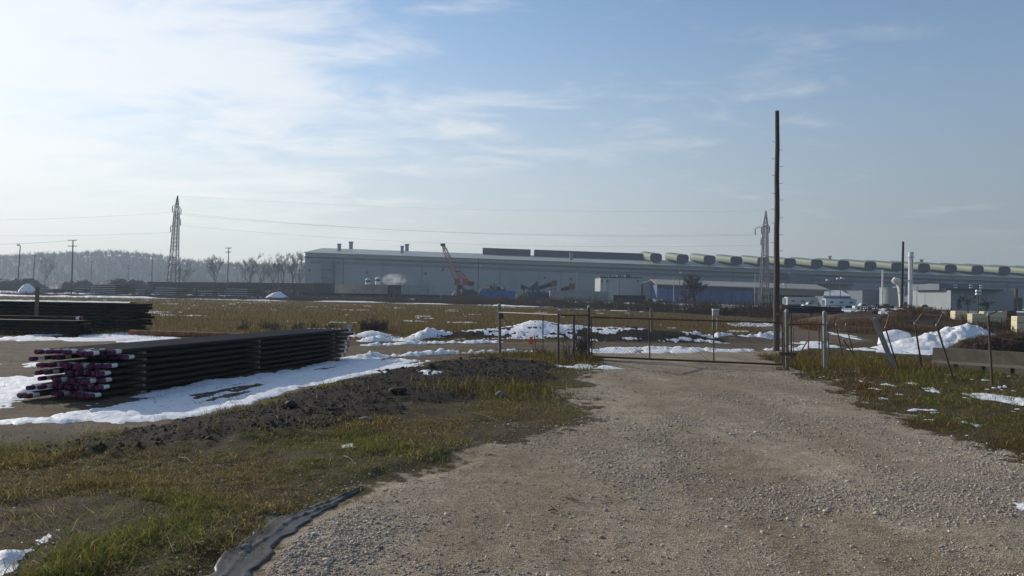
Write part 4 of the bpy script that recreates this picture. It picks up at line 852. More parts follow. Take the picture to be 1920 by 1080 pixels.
# steam
def steam():
    D = 268; c = at(732, 534, D); m = bpy.data.materials.new('steam'); m.use_nodes = True; N, L = m.node_tree.nodes, m.node_tree.links; N.remove(N['Principled BSDF'])
    v = N.new('ShaderNodeVolumePrincipled'); v.inputs['Color'].default_value = (.95, .95, .95, 1); v.inputs['Anisotropy'].default_value = .3
    tc = N.new('ShaderNodeTexCoord'); n = N.new('ShaderNodeTexNoise'); n.inputs['Scale'].default_value = .55; n.inputs['Detail'].default_value = 5; n.inputs['Distortion'].default_value = .8; L.new(tc.outputs['Object'], n.inputs['Vector'])
    r = N.new('ShaderNodeMapRange'); L.new(n.outputs['Fac'], r.inputs[0]); r.inputs[1].default_value = .46; r.inputs[2].default_value = .72; r.inputs[3].default_value = 0; r.inputs[4].default_value = .9
    g = N.new('ShaderNodeTexCoord'); ln = N.new('ShaderNodeVectorMath'); ln.operation = 'LENGTH'; mp = N.new('ShaderNodeMapping'); mp.inputs['Location'].default_value = (-1, -1, -1); mp.inputs['Scale'].default_value = (2, 2, 2); L.new(g.outputs['Generated'], mp.inputs[0]); L.new(mp.outputs[0], ln.inputs[0])
    f = N.new('ShaderNodeMapRange'); L.new(ln.outputs['Value'], f.inputs[0]); f.inputs[1].default_value = 1.0; f.inputs[2].default_value = .3; mu_ = N.new('ShaderNodeMath'); mu_.operation = 'MULTIPLY'; L.new(r.outputs[0], mu_.inputs[0]); L.new(f.outputs[0], mu_.inputs[1])
    L.new(mu_.outputs[0], v.inputs['Density']); L.new(v.outputs[0], N['Material Output'].inputs['Volume'])
    mb = MB(); mb.lathe([(.2*4, -1.6), (3.2, -.9), (4.4, .6), (4.2, 2.6), (2.6, 4.4), (.3, 5)], (0, 0, 0), 16); o = mb.build('steam_plume', m, None, (c.x+1.2, D, c.z+.4)); o.scale = (1.15, .7, .8)
    tag(o, 'white steam plume rising behind the brown railcar', 'steam', kind='stuff')
    T = Thing('steam_pipe', 'short white exhaust pipe where the steam rises', 'pipe', gx(726, 266)); p = gx(726.5, 266); z = at(726, 534.5, 266).z; T.part('pipe', MB().cyl(p, (p.x, 266, z), .35, .35, 10), 'white'); T.part('cap_ring', MB().lathe([(.36, 0), (.46, .02), (.46, .3), (.36, .32)], (p.x, 266, z-.3), 10), 'white')
steam()
# ------------------------------------------------------------------ stacks of oilfield pipe, every pipe its own thing
ORD = ('bottom', 'second', 'third', 'fourth', 'fifth', 'sixth', 'seventh', 'eighth', 'top')
def ring_tube(y0, y1, r, n=12, wall=.012):
    mb = MB(); mb.cyl((0, y0, 0), (0, y1, 0), r, r, n, False); mb.cyl((0, y0, 0), (0, y1, 0), r-wall, r-wall, n, False); k = len(mb.v)
    mb.f = [f if i < n else tuple(reversed(f)) for i, f in enumerate(mb.f)]
    for i in range(n): j = (i+1) % n; mb.f.append((j, i, 2*n+i, 2*n+j)); mb.f.append((n+i, n+j, 3*n+j, 3*n+i))
    return mb
def pipe_proto(L, r, capcol='purple'):
    o = ring_tube(0, L, r).build('steel_pipe', M['pipe'], None, None, True)
    if not capcol: return o
    for y, s in ((0, -1), (L, 1)):
        mb = MB(); ys = (y-.05*s, y+.10*s); mb.cyl((0, ys[0], 0), (0, ys[1], 0), r*1.05, r*1.0, 12); mb.cyl((0, ys[1], 0), (0, ys[1]+.012*s, 0), r*.72, r*.68, 12); c = mb.build('end_cap', M[capcol], o, None, True)
        b = MB().cyl((0, y-.07*s, 0), (0, y-.25*s, 0), r*1.012, r*1.012, 12, False).build('painted_band', M['band'], o, None, True)
    return o
def pipe_stack(A, B, layers, across, r, pitch, gap, z0, where, group, jit, special=None, proto=None, cap='purple'):
    A, B = Vector(A).to_3d(), Vector(B).to_3d(); d = (B-A).normalized(); back = Vector((-d.y, d.x, 0)); back = back if back.y > 0 or True else -back
    L = (B-A).length; rz = math.atan2(d.y, d.x)-math.pi/2; first = proto is None; P = proto or pipe_proto(L, r, cap)
    zg = min(hz(*(A.lerp(B, t)+back*across*gap*u)[:2]) for t in (0, .5, 1) for u in (0, 1)); rot = random.Random(hash(where) % 1000 if False else len(where))
    n = 0
    for k in range(layers):
        base = rot.uniform(-.12, .12)
        for i in range(across):
            j = base+rot.gauss(0, jit)
            if special: j = special(k, i, j, rot)
            o = P if (first and n == 0) else dup(P); n += 1
            o.location = A+back*((i+.5)*gap)+d*j+Vector((0, 0, zg+z0+r+k*pitch)); o.rotation_euler = (rot.uniform(-.0015, .0015), rot.uniform(0, 6.28), 0); 
            o.rotation_mode = 'ZYX' if False else 'XYZ'
            o.matrix_world = Matrix.Translation(o.location) @ Matrix.Rotation(rz, 4, 'Z') @ Matrix.Rotation(rot.uniform(0, 6.28), 4, 'Y')
            ly = 'top' if k == layers-1 else ORD[k]
            tag(o, f'outermost front pipe in the {ly} layer of the {where}' if i == 0 else (f'purple-capped' if cap else 'plain-ended')+f' dark pipe in the {ly} layer of the {where}', 'pipe', group)
    bw = across*gap+.12
    if across == 1: return P
    for s, sw in ((.10, 'near end'), (.5, 'middle'), (.9, 'far end')):
        for k in range(layers+1):
            if k == layers: continue
            c = A+d*(L*s+rot.uniform(-.05, .05))+back*(across*gap/2); th = pitch-2*r
            zb, hh = (zg-.05, z0+.05) if k == 0 else (zg+z0+k*pitch-th, th)
            if hh < .006: continue
            single('spacer_board', f'wooden spacer board at the {sw} of the {where}', 'board', MB().box(c+Vector((0, 0, zb+hh/2)), (bw, .10 if k else .18, hh*.98), Matrix.Rotation(rz, 3, 'Z')), 'lumber', c, f'spacer boards at the {sw} of the {where}')
    return P
A1, B1 = gp(192, 752), gp(652, 672)
def near_special(k, i, j, rot):
    if k == 5: return .75+.12*rot.random() if i < 9 else (-.35 if i == 11 else .15)
    if k == 0: return j-.15-(.55 if i >= 9 else 0)
    if k == 6: return j-.25+(.5 if i in (0, 3, 5) else 0)
    if k == 3 and i > 8: return j-.30
    if k == 2 and i > 7: return j+.05
    if k == 1 and i > 8: return j-.30
    return j+.012*i*(1 if k % 2 else -1)
pipe_stack(A1, B1, 7, 12, .052, .158, .136, .10, 'long stack beside the shaded snow', 'pipes of the stack beside the shaded snow', .11, near_special)
# two stacks further back at the left
A2, B2 = gp(-330, 634), gp(148, 629)
A2 = Vector((B2.x-12.4, B2.y-.3, 0)); pr = pipe_stack(A2, B2, 4, 6, .085, .19, .18, .08, 'lower stack before the wooden stake', 'pipes of the lower stack before the wooden stake', .12, None, None, None)
pipe_stack(A2+Vector((.0, -.02, 0)), B2+Vector((.05, -.02, 0)), 1, 1, .095, .2, .19, .08+4*.19, 'single row on the lower stack', 'single pipe on the lower stack', .0)
B3 = B2+Vector((1.55, 3.4, 0)); A3 = Vector((B3.x-12.4, B3.y-.3, 0))
pipe_stack(A3, B3, 9, 6, .085, .185, .18, .08, 'tall stack behind the wooden stake', 'pipes of the tall stack behind the wooden stake', .30, None, None, None)
def rusty_pipe():
    a, b = gp(247, 629), gp(470, 636); a, b = on(a, .14), on(b, .14); d = (b-a); T = Thing('rusty_pipe', 'single long rusty orange pipe lying on the snow behind the near stack', 'pipe', a)
    T.part('tube', MB().cyl(a, b, .15, .15, 12), 'rust', None, True); dn = d.normalized(); T.part('coupling', MB().cyl(a-dn*.1, a+dn*.35, .155, .155, 12), 'red', None, True)
rusty_pipe()
def top_snow_glint():  # thin snow sheet whose white also stands in for sun glints
    mb = MB(); n = 40; d = (B3-A3).normalized(); bk = Vector((-d.y, d.x, 0)); zt = hz(B3.x, B3.y)+.08+9*.185-.015
    for i in range(n+1):
        p = A3.lerp(B3, .02+.93*i/n)
        for k in range(5): q = p+bk*(.02+1.04*k/4); mb.v.append((q.x, q.y, zt+(.035*random.random() if 0 < k < 4 else -.04)))
    for i in range(n):
        for k in range(4): a = i*5+k; mb.f.append((a, a+5, a+6, a+1))
    single('snow_glint_on_pipes', 'thin white sheet for snow and sun glint lying on top of the tall left pipe stack', 'snow', mb, M_SNOW, A3+Vector((0, 0, zt)), None, True)
top_snow_glint()
def stake():
    b = gp(66, 633); b = Vector((at(66, 600, B2.y+1.9).x, B2.y+1.95, 0)); t = at(70.5, 541, b.y); single('wooden_stake', 'upright wooden stake between the two left pipe stacks', 'stake', MB().box((b+t)/2, (.17, .12, (t-b).length), Matrix.Rotation(math.atan2(t.x-b.x, t.z), 3, 'Y')).box(t+Vector((.01, 0, .04)), (.15, .10, .1), None, .6), 'lumber', b)
stake()

# ------------------------------------------------------------------ tall wooden pole with climbing steps
def tall_pole():
    b = on(gp(1455.5, 657)); b.z -= .1; t = at(1457.5, 208, b.y+.2); T = Thing('wooden_pole', 'tall bare wooden pole with metal climbing steps next to the gate', 'pole', b); n = 14
    pts = [b.lerp(t, i/n)+Vector((.012*math.sin(i*1.7), 0, 0)) for i in range(n+1)]; T.part('shaft', MB().tube(pts, [.165-.062*i/n for i in range(n+1)], 14), 'wood', None, True)
    for k, py in enumerate((265, 280, 297, 311.5, 328, 343, 362, 374.5, 392, 408, 418, 440, 455, 470)):
        z = at(1457, py, b.y).z; f = (z-b.z)/(t.z-b.z); c = b.lerp(t, f); s = -1 if k % 2 == 0 else 1; r = .185-.075*f
        T.part('climbing_step', MB().tube([c+Vector((s*r*.6, -.02, 0)), c+Vector((s*(r+.13), -.02, 0)), c+Vector((s*(r+.15), -.02, .035))], .011, 5), 'darkpost')
    T.part('pole_tag', MB().box(b.lerp(t, .16)+Vector((0, -.18, 0)), (.07, .012, .11)), 'galv')
tall_pole()

# ------------------------------------------------------------------ gate and fences
def pst(pb, pt, dz=-.15):
    b = on(gp(*pb)); t = at(pt[0], pt[1], b.y); return b+Vector((0, 0, dz)), t
def chain(a, b, c, d, step=.13, r=.0022):
    """woven wire between bottom edge a-b and top edge d-c"""
    a, b, c, d = map(Vector, (a, b, c, d)); w = (b-a).length; h = (d-a).length; mb = MB(); P = lambda u, v: (a.lerp(b, u)).lerp(d.lerp(c, u), v)
    n = int((w+h)/step)
    for i in range(n):
        s = (i+.5)*step
        for flip in (0, 1):
            u0, v0 = (s, 0) if s <= w else (w, s-w); u1, v1 = (0, s) if s <= h else (s-h, h)
            if flip: u0, u1 = w-u0, w-u1
            mb.cyl(P(u0/w, v0/h), P(u1/w, v1/h), r, r, 3, False)
    return mb
def gate():
    b0, t0 = pst((1107, 672), (1106, 594)); b1, t1 = pst((1468, 689), (1468, 605))
    lo0, lo1 = on(gp(1110, 674), .10), on(gp(1467, 688), .10); up0, up1 = at(1108, 594.5, lo0.y), at(1467, 605, lo1.y)
    T = Thing('rolling_gate', 'wide chain-link rolling gate across the gravel driveway', 'gate', (lo0+lo1)/2); r = .028
    T.part('top_rail', MB().cyl(up0, up1, .033, .033, 8), 'darkpost', None, True); T.part('bottom_rail', MB().cyl(lo0, lo1, .04, .04, 8), 'darkpost', None, True)
    for px, pyb in ((1108, 674), (1222, 680), (1343, 683), (1467, 688)):
        f = (px-1108)/(1467-1108); T.part('upright', MB().cyl(lo0.lerp(lo1, f)+Vector((0, .02, .0)), up0.lerp(up1, f)+Vector((0, .02, 0)), r, r, 8), 'darkpost', None, True)
    for f0, f1 in ((.02, .31), (.33, .64), (.66, .98)):
        T.part('brace_wire', MB().cyl(lo0.lerp(lo1, f1), up0.lerp(up1, f0), .007, .007, 4), 'wire')
    o = T.part('chain_link_mesh', chain(lo0, lo1, up1, up0, .13, .0036), 'wire'); o['kind'] = 'stuff'
gate()
def post_thing(label, pb, pt, r, m='galv', group='gate posts', cap=True, name='gate_post', extra=None):
    b, t = pst(pb, pt); T = Thing(name, label, 'post', b, group); T.part('shaft', MB().cyl(b, t, r, r, 12), m, None, True)
    if cap: T.part('cap', MB().lathe([(r*1.12, 0), (r*1.15, .05), (r*.8, .11), (r*.1, .14)], t-Vector((0, 0, .04)), 10), 'galv', None, True)
    if extra: extra(T, b, t)
    return b, t
def hinge(T, b, t): T.part('roller_bracket', MB().box(b.lerp(t, .80)+Vector((.1, -.05, 0)), (.16, .2, .22)), 'darkpost')
def latch(T, b, t): T.part('latch', MB().box(b.lerp(t, .32)+Vector((0, -.05, 0)), (.62, .1, .12)), 'darkpost'); T.part('chain', MB().tube([b.lerp(t, .30)+Vector((-.25, -.1, 0)), b.lerp(t, .24)+Vector((0, -.12, -.05)), b.lerp(t, .30)+Vector((.3, -.1, 0))], .02, 5), 'rust')
PB, PT = {}, {}; ARM_ENDS = []
def armed(pt):
    def f(T, b, t):
        e = at(pt[0], pt[1], t.y-.1); ARM_ENDS.append(e); a = T.part('angled_arm', MB().box((t+e)/2, (.045, .03, (e-t).length), (e-t).to_track_quat('Z', 'Y').to_matrix()), 'galv')
    return f
PB[0], PT[0] = post_thing('thick grey steel post at the left end of the gate fence by the dirt road', (938, 664), (936, 573), .068, 'oldgalv', extra=hinge)
PB[1], PT[1] = post_thing('slim dark steel post under the left end of the angled barbed wire arm', (1047, 683), (1047, 589), .042, 'darkpost', cap=False, extra=armed((1059, 572)))
PB[2], PT[2] = post_thing('slim dark post behind the burdock weeds', (1076, 671), (1076, 590), .05, 'darkpost', cap=False, extra=armed((1089, 576)))
PB[3], PT[3] = post_thing('thick dark post with pale upright tip where the rolling gate starts', (1104, 674), (1104, 576), .052, 'darkpost')
post_thing('thin upright pipe in the left gate fence panel', (1018, 667), (1018, 588), .024, 'darkpost', cap=False)
PB[4], PT[4] = post_thing('thin dark post between the tall wooden pole and the latch post', (1470, 690), (1470, 583), .034, 'darkpost', cap=False)
PB[5], PT[5] = post_thing('thick rusty grey latch post at the right end of the gate', (1476, 692), (1475, 584), .07, 'oldgalv', extra=latch)
PB[6], PT[6] = post_thing('thin dark post just right of the latch post', (1484, 680), (1483, 586), .035, 'darkpost', cap=False)
PB[7], PT[7] = post_thing('thick light grey steel corner post right of the gate', (1547, 694), (1546, 587), .072, 'galv')
post_thing('slim dark post tucked against the light grey corner post', (1542, 690), (1541, 596), .03, 'darkpost', cap=False)
post_thing('short rusty post inside the right fence panel', (1516, 655), (1516, 611), .03, 'rust', cap=False)
post_thing('thin dark post midway in the right fence panel', (1536, 656), (1536, 606), .03, 'darkpost', cap=False)
post_thing('low thin rusty rod just right of the latch post', (1488, 678), (1488, 615), .018, 'rust', cap=False)
post_thing('short post standing beyond the rolling gate at the field edge', (1222, 640), (1221, 578), .09, 'lumber', cap=False, group='posts beyond the gate')
def rail_thing(label, a, b, r=.026, m='darkpost', name='fence_rail', mesh=None):
    T = Thing(name, label, 'rail', (a+b)/2, 'fence rails'); T.part('pipe', MB().cyl(a, b, r, r, 8), m, None, True); dn = (b-a).normalized(); T.part('clamp', MB().cyl(a+dn*.04, a+dn*.12, r*1.5, r*1.5, 8), 'galv')
    if mesh: o = T.part('chain_link_mesh', mesh, 'wire'); o['kind'] = 'stuff'
rail_thing('long horizontal top rail of the left gate fence panel', PB[0].lerp(PT[0], .87), PT[1]-Vector((0, 0, .03)), .032, 'oldgalv')
rail_thing('top rail over the burdock weeds joining two dark posts', PT[1]-Vector((0, 0, .05)), PB[3].lerp(PT[3], .86), .03, 'darkpost', mesh=chain(PB[1]+Vector((0, 0, .2)), PB[3]+Vector((0, 0, .2)), PB[3].lerp(PT[3], .86), PT[1]-Vector((0, 0, .05)), .14, .0024))
rail_thing('short low rail of the left gate fence panel near the orange marker', on(gp(998, 664), .05), on(gp(1034, 665), .06), .03, 'galv')
rail_thing('brown top rail between the latch post and the corner post', PB[5].lerp(PT[5], .80), PB[7].lerp(PT[7], .82), .034, 'rust')
rail_thing('leaning rusty brace pole in the right fence panel', on(gp(1489, 680), .0), at(1516, 636, gp(1516, 655).y), .035, 'rust', 'fence_brace')
# angled arms over the corner
e1, e2 = ARM_ENDS
def bwire(label, pts, r=.0035, group='strands of fence wire'):
    mb = MB(); P = []
    for a, b in zip(pts[:-1], pts[1:]):
        a, b = Vector(a), Vector(b); n = max(3, int((b-a).length/.5))
        for i in range(n): t = i/n; p = a.lerp(b, t); p.z -= .03*4*t*(1-t); P.append(p)
    P.append(Vector(pts[-1])); mb.tube(P, r, 4, False)
    L = 0
    for a, b in zip(P[:-1], P[1:]):
        d = (b-a); 
        for q in range(int(d.length/.16)):
            c = a.lerp(b, (q+.5)*.16/d.length); mb.cyl(c+Vector((0, -.02, -.02)), c+Vector((0, .02, .02)), r*.6, r*.6, 3, False); mb.cyl(c+Vector((.0, .02, -.02)), c+Vector((0, -.02, .02)), r*.6, r*.6, 3, False)
    single('barbed_wire', label, 'wire', mb, 'wire', pts[0], group)
bwire('barbed wire strand over the burdock weeds', (e1, e2, PT[3]-Vector((0, 0, .02))), .005); bwire('second barbed wire strand over the burdock weeds', (PT[1].lerp(e1, .5), PT[2].lerp(e2, .5), PT[3]-Vector((0, 0, .25))), .005)
# leaning fence on the right
LP = []
def lean(label, pb, pt, r, arm_to=None, m='darkpost', beam=False):
    b, t = pst(pb, pt); T = Thing('leaning_fence_post', label, 'fence post', b, 'leaning posts of the broken fence')
    if beam:
        R = (t-b).to_track_quat('Z', 'Y').to_matrix(); L = (t-b).length; c = (b+t)/2; mb = MB().box(c+R @ Vector((0, 0, 0)), (.16, .02, L), R).box(c+R @ Vector((-.075, 0, 0)), (.02, .14, L), R).box(c+R @ Vector((.075, 0, 0)), (.02, .14, L), R); T.part('shaft', mb, m)
        T.part('foot_plate', MB().box(b+Vector((0, 0, .16)), (.3, .3, .03)), m)
    else: r *= .85; T.part('shaft', MB().cyl(b, t, r, r, 10), m, None, True)
    e = None
    if arm_to: e = at(arm_to[0], arm_to[1], t.y); T.part('arm', MB().box((t+e)/2, (.05, .03, (e-t).length), (e-t).to_track_quat('Z', 'Y').to_matrix()), m)
    if not beam: T.part('cap', MB().lathe([(r*1.2, 0), (r*1.2, .06), (r*.4, .1)], t-Vector((0, 0, .03)), 8), 'galv')
    LP.append((b, t, e)); return b, t, e
lean('leaning dark fence post next to the light grey corner post', (1556, 672), (1551, 607), .03, (1558, 594)); lean('thin leaning fence post with a bent arm right of the corner post', (1582, 669), (1567.5, 609), .033, (1572, 597))
lean('tilted dark fence post crossed by a fallen brace', (1604, 668), (1586, 609), .03); lean('fallen slanting brace propped across the tilted fence post', (1610, 671), (1581, 637), .035)
lean('wide leaning grey steel beam post in the right verge', (1681, 693), (1639, 596), .05, None, 'galv', True); lean('leaning dark post with pale arm beside the wide steel beam post', (1686, 692), (1660, 614), .033, (1668, 589))
lean('slightly leaning dark fence post left of the concrete barrier end', (1731.5, 697), (1715, 607), .038, (1729, 588)); lean('strongly leaning fence post in front of the concrete barrier', (1790.5, 712), (1756, 610), .038, (1767, 590))
lean('nearly upright fence post with short arm by the snow pile', (1861, 722), (1853, 590), .042, (1869, 584))
lean('thin leaning fence post at the far right of the broken fence', (1962, 738), (1950, 604), .04, (1962, 590))
T5 = [q for q in (LP[1], LP[5], LP[6], LP[7], LP[8], LP[9])]
for f, lab in ((.99, 'top'), (.72, 'middle'), (.4, 'low')): bwire(lab+' sagging wire strand along the broken fence', [b.lerp(t, f) for b, t, e in T5], .0032)
bwire('barbed wire strand on the arm tips of the broken fence', [e for b, t, e in T5 if e], .0032)

# ------------------------------------------------------------------ barrier, blocks, snow pile
def barrier():
    a, b = gp(1746, 691), gp(1990, 709); d = (b-a).normalized(); n = Vector((-d.y, d.x, 0)); L = (b-a).length; z = min(hz(a.x, a.y), hz(b.x, b.y)); h = .80; T = Thing('concrete_barrier', 'long tan concrete road barrier with notched foot before the snow pile', 'barrier', a+Vector((0, 0, z))); f = lambda s, o, zz: a+d*s+n*o+Vector((0, 0, z+zz))
    mb = MB(); prof = [(-.0, .22), (.10, .32), (.16, h), (.40, h), (.46, .32), (.56, .22)]
    for s in (0, L):
        for o, zz in prof: mb.v.append(tuple(f(s, o, zz)))
    m = len(prof)
    for i in range(m): j = (i+1) % m; mb.f.append((i, i+m, j+m, j))
    mb.f += [tuple(range(m)), tuple(reversed(range(m, 2*m)))]; T.part('wall', mb, 'concrete')
    x = 0; k = 0
    while x < L-.2:
        e = min(L, x+.78); q = MB(); 
        for s in (x, e):
            for o, zz in ((0, -.1), (0, .22), (.56, .22), (.56, -.1)): q.v.append(tuple(f(s, o, zz-.001)))
        q.f = [(0, 4, 5, 1), (1, 5, 6, 2), (2, 6, 7, 3), (3, 7, 4, 0), (0, 1, 2, 3), (7, 6, 5, 4)]; T.part('foot', q, 'concrete'); x = e+.15
barrier()
def blocks():
    for k, (px0, px1, py0, py1, D, lab) in enumerate(((1791, 1812, 583, 596, 74, 'small buff concrete block at the left end of the block row'), (1823, 1850, 588, 603, 72, 'buff concrete block second from the left end of the block row'), (1845, 1886, 584, 604, 75, 'large buff concrete block standing behind its neighbour on the earth bank'), (1907, 1950, 593, 613, 68, 'buff concrete block at the right end of the block row'), (1888, 1906, 583, 600, 80, 'dark concrete block in the gap of the block row'))):
        a, b = at(px0, py0, D), at(px1, py1, D); dp = .8; T = Thing('concrete_block', lab, 'concrete block', ((a.x+b.x)/2, D, b.z-.2), 'concrete blocks on the earth bank'); m = 'yellowblock' if k != 4 else 'rustdark'
        mb = MB(); c = .05; w, h = (b.x-a.x), (a.z-b.z+.5); z0 = b.z-.5; pr = [(a.x, z0), (b.x, z0), (b.x, a.z-c), (b.x-c, a.z), (a.x+c, a.z), (a.x, a.z-c)]; T.part('block', mb.prism(pr, 'y', D, D+dp), m); T.part('lifting_loop', MB().tube([(a.x+w*.45, D+.4, a.z-.02), (a.x+w*.45, D+.4, a.z+.12), (a.x+w*.55, D+.4, a.z+.12), (a.x+w*.55, D+.4, a.z-.02)], .02, 5), 'rust'); T.part('joint_band', MB().bx(a.x+.02, b.x-.02, D-.012, D-.002, a.z-h*.42, a.z-h*.42+.05), 'concrete')
blocks()
def snow_pile():
    n, k = 90, 36; xs, ys = np.meshgrid(np.linspace(0, 1, n), np.linspace(-1, 1, k), indexing='ij'); a, b = gp(1655, 656), gp(2050, 672); a.z = b.z = 0
    ax = a.x+(b.x-a.x)*xs; ay = a.y+1.6+(b.y+3.6-a.y)*xs*.9; prof = np.interp(xs, [0, .12, .26, .40, .52, .62, .8, 1], [0, .22, .5, .85, 1.25, 1.45, 1.0, .0]); wd = np.interp(xs, [0, .2, .5, 1], [.6, 1.7, 2.1, 1.5])
    yy = ay+ys*wd; h = prof*np.clip(1-np.abs(ys)**1.7, 0, 1); lump = fbm(ax*1.4, yy*1.4, 71, 5)-.5; sm = fbm(ax*5, yy*5, 73, 3)-.5
    z = height(ax.ravel(), yy.ravel()).reshape(ax.shape)+h+(lump*.75+sm*.4)*np.minimum(h, 1)*.85-np.where(np.abs(ys) > .99, .15, 0)-.03; idx = np.arange(n*k).reshape(n, k); Q = np.stack([idx[:-1, :-1], idx[1:, :-1], idx[1:, 1:], idx[:-1, 1:]], -1).reshape(-1, 4)
    c = np.array([a.x, a.y, 0]); o = link('snow_pile', np_mesh('snow_pile', np.stack([ax, yy, z], -1).reshape(-1, 3)-c, quads=Q, smooth=True), M_SNOW, None, tuple(c)); tag(o, 'large lumpy ploughed snow pile behind the concrete barrier', 'snow pile')
    # covered lump at its left end
    p = gp(1716, 652); p = Vector((p.x, p.y+2.2, 0)); mb = MB(); n = 16; rows = 7
    for i in range(rows):
        t = i/(rows-1)
        for q in range(n):
            u = 2*math.pi*q/n; r = (1-.45*t**2)*(1 if i < rows-1 else .25)*(.9+.25*float(vn(np.array([math.cos(u)*1.3+5]), np.array([math.sin(u)*1.3+i*.4]), 77)[0])); mb.v.append((p.x+1.0*r*math.cos(u), p.y+.7*r*math.sin(u), hz(p.x, p.y)-.05+t*.95))
    for i in range(rows-1):
        for q in range(n): j = (q+1) % n; mb.f.append((i*n+q, i*n+j, (i+1)*n+j, (i+1)*n+q))
    mb.f.append(tuple((rows-1)*n+q for q in range(n))); single('snow_block', 'boxy off-white snow block at the left end of the ploughed pile', 'snow block', mb, M_SNOW, p, None, True)
snow_pile()
def brown_heap():
    heap('soil_heap', 'dark brown soil heap beside the snow pile above the barrier', 'soil heap', 1810, 2080, 630, 33.5, 'soil', 13, 3.6, .28, 120)
brown_heap()
# ------------------------------------------------------------------ small things
def marker():
    b = on(gp(1000, 660)); t = at(998, 632, b.y); T = Thing('orange_marker', 'leaning stakes wrapped with a bright orange marker flag by the dirt road', 'marker', b); T.part('stake', MB().box((b+t)/2, (.055, .035, (t-b).length+.1), (t-b).to_track_quat('Z', 'Y').to_matrix()), 'lumber'); b2 = on(gp(1003, 660)); t2 = at(999, 628, b2.y)
    T.part('stake', MB().box((b2+t2)/2+Vector((.06, .1, 0)), (.06, .04, (t2-b2).length), (t2-b2).to_track_quat('Z', 'Y').to_matrix()), 'darkpost'); mb = MB(); p = [at(*q, b.y-.06) for q in ((992, 645), (998.5, 645), (998, 631), (994, 632))]; mb.v = [tuple(q) for q in p]+[(q.x+.01, q.y+.07, q.z) for q in p]; mb.f = [(0, 1, 2, 3), (7, 6, 5, 4), (0, 4, 5, 1), (1, 5, 6, 2), (2, 6, 7, 3), (3, 7, 4, 0)]; T.part('flag', mb, 'orange')
marker()
def sign():
    b = gx(655, 36.5); b = on(b); t = at(655.5, 609, b.y); T = Thing('small_sign', 'small white square sign on a thin post behind the near pipe stack', 'sign', b); T.part('post', MB().cyl(b, t, .018, .018, 6), 'galv'); s = T.part('panel', MB().box(t-Vector((0, .03, .1)), (.19, .012, .22)), 'white'); T.part('mark', MB().box(t-Vector((.01, .038, .10)), (.09, .003, .10)), 'grey', s)
sign()
def cabinet():
    D = 62; a, b = at(1336.5, 580, D), at(1350, 599, D); T = Thing('meter_box', 'small snow-capped grey meter box on two posts beyond the gate', 'meter box', ((a.x+b.x)/2, D, hz(a.x, D))); z = hz(a.x, D); T.part('box', MB().bx(a.x+.02, b.x-.1, D, D+.3, a.z-.5, a.z-.04), 'grey')
    for x in (a.x+.05, b.x-.2): T.part('post', MB().bx(x-.04, x+.04, D+.08, D+.16, z-.1, a.z-.5), 'galv')
    T.part('bent_pipe', MB().tube([(b.x-.1, D+.15, a.z-.25), (b.x+.12, D+.15, a.z-.22), (b.x+.2, D+.15, a.z-.5)], .05, 6), 'darkpost'); T.part('snow_cap', MB().bx(a.x, b.x-.05, D-.03, D+.33, a.z-.04, a.z+.03), M_SNOW)
cabinet()
def silt_strip():
    line = [gp(*p) for p in ((405, 1110), (440, 1060), (485, 1015), (545, 975), (600, 950), (645, 928), (680, 912))]; W_ = [.16, .20, .23, .20, .12, .06, .025]
    pts = []; n = 90
    for i in range(n):
        s = i/(n-1)*(len(line)-1); k = min(int(s), len(line)-2); pts.append((line[k].lerp(line[k+1], s-k), W_[k]+(W_[k+1]-W_[k])*(s-k)))
    V = []; m = 17
    for i, (p, w) in enumerate(pts):
        d = (pts[min(i+1, n-1)][0]-pts[max(i-1, 0)][0]).normalized(); q = Vector((-d.y, d.x, 0)); w *= .8+.5*float(vn(np.array([i*.3]), np.array([2.0]), 5)[0])
        for j in range(m):
            u = (j/(m-1)-.5)*2; x = p+q*(u*w); f = abs(math.sin(u*3.6+i*.05+3.5*float(vn(np.array([i*.09]), np.array([0.0]), 9)[0])))
            V.append((x.x, x.y, hz(x.x, x.y)+.016+.030*(1-f)**7*(1-u*u)-(.05 if abs(u) > .99 else 0)))
    idx = np.arange(n*m).reshape(n, m); Q = np.stack([idx[:-1, :-1], idx[1:, :-1], idx[1:, 1:], idx[:-1, 1:]], -1).reshape(-1, 4)[:, ::-1]
    c = np.array(line[3]); o = link('fabric_strip', np_mesh('fabric_strip', np.array(V)-c, quads=Q, smooth=True), M['fabric'], None, tuple(c)); tag(o, 'crumpled dark grey fabric strip lying along the left edge of the gravel', 'fabric')
silt_strip()
def rock(name, label, px, py, r, m='stone', seed=1, group=None, sq=(1, .9, .7)):
    p = on(gp(px, py)); n, k = 14, 9; V = [];
    for i in range(k):
        t = math.pi*i/(k-1)
        for q in range(n):
            u = 2*math.pi*q/n; x, y, z = math.sin(t)*math.cos(u), math.sin(t)*math.sin(u), math.cos(t); f = .8+.45*float(fbm(np.array([x*1.5+seed*3.1+z]), np.array([y*1.5-z*1.2]), seed, 3)[0]); V.append((x*r*f*sq[0], y*r*f*sq[1], z*r*f*sq[2]))
    mb = MB(); mb.v = V; mb.f = [(i*n+q, (i+1)*n+q, (i+1)*n+(q+1) % n, i*n+(q+1) % n) for i in range(k-1) for q in range(n)]; o = mb.build(name, M[m], None, p+Vector((0, 0, r*.3)), True); return tag(o, label, 'rock', group)
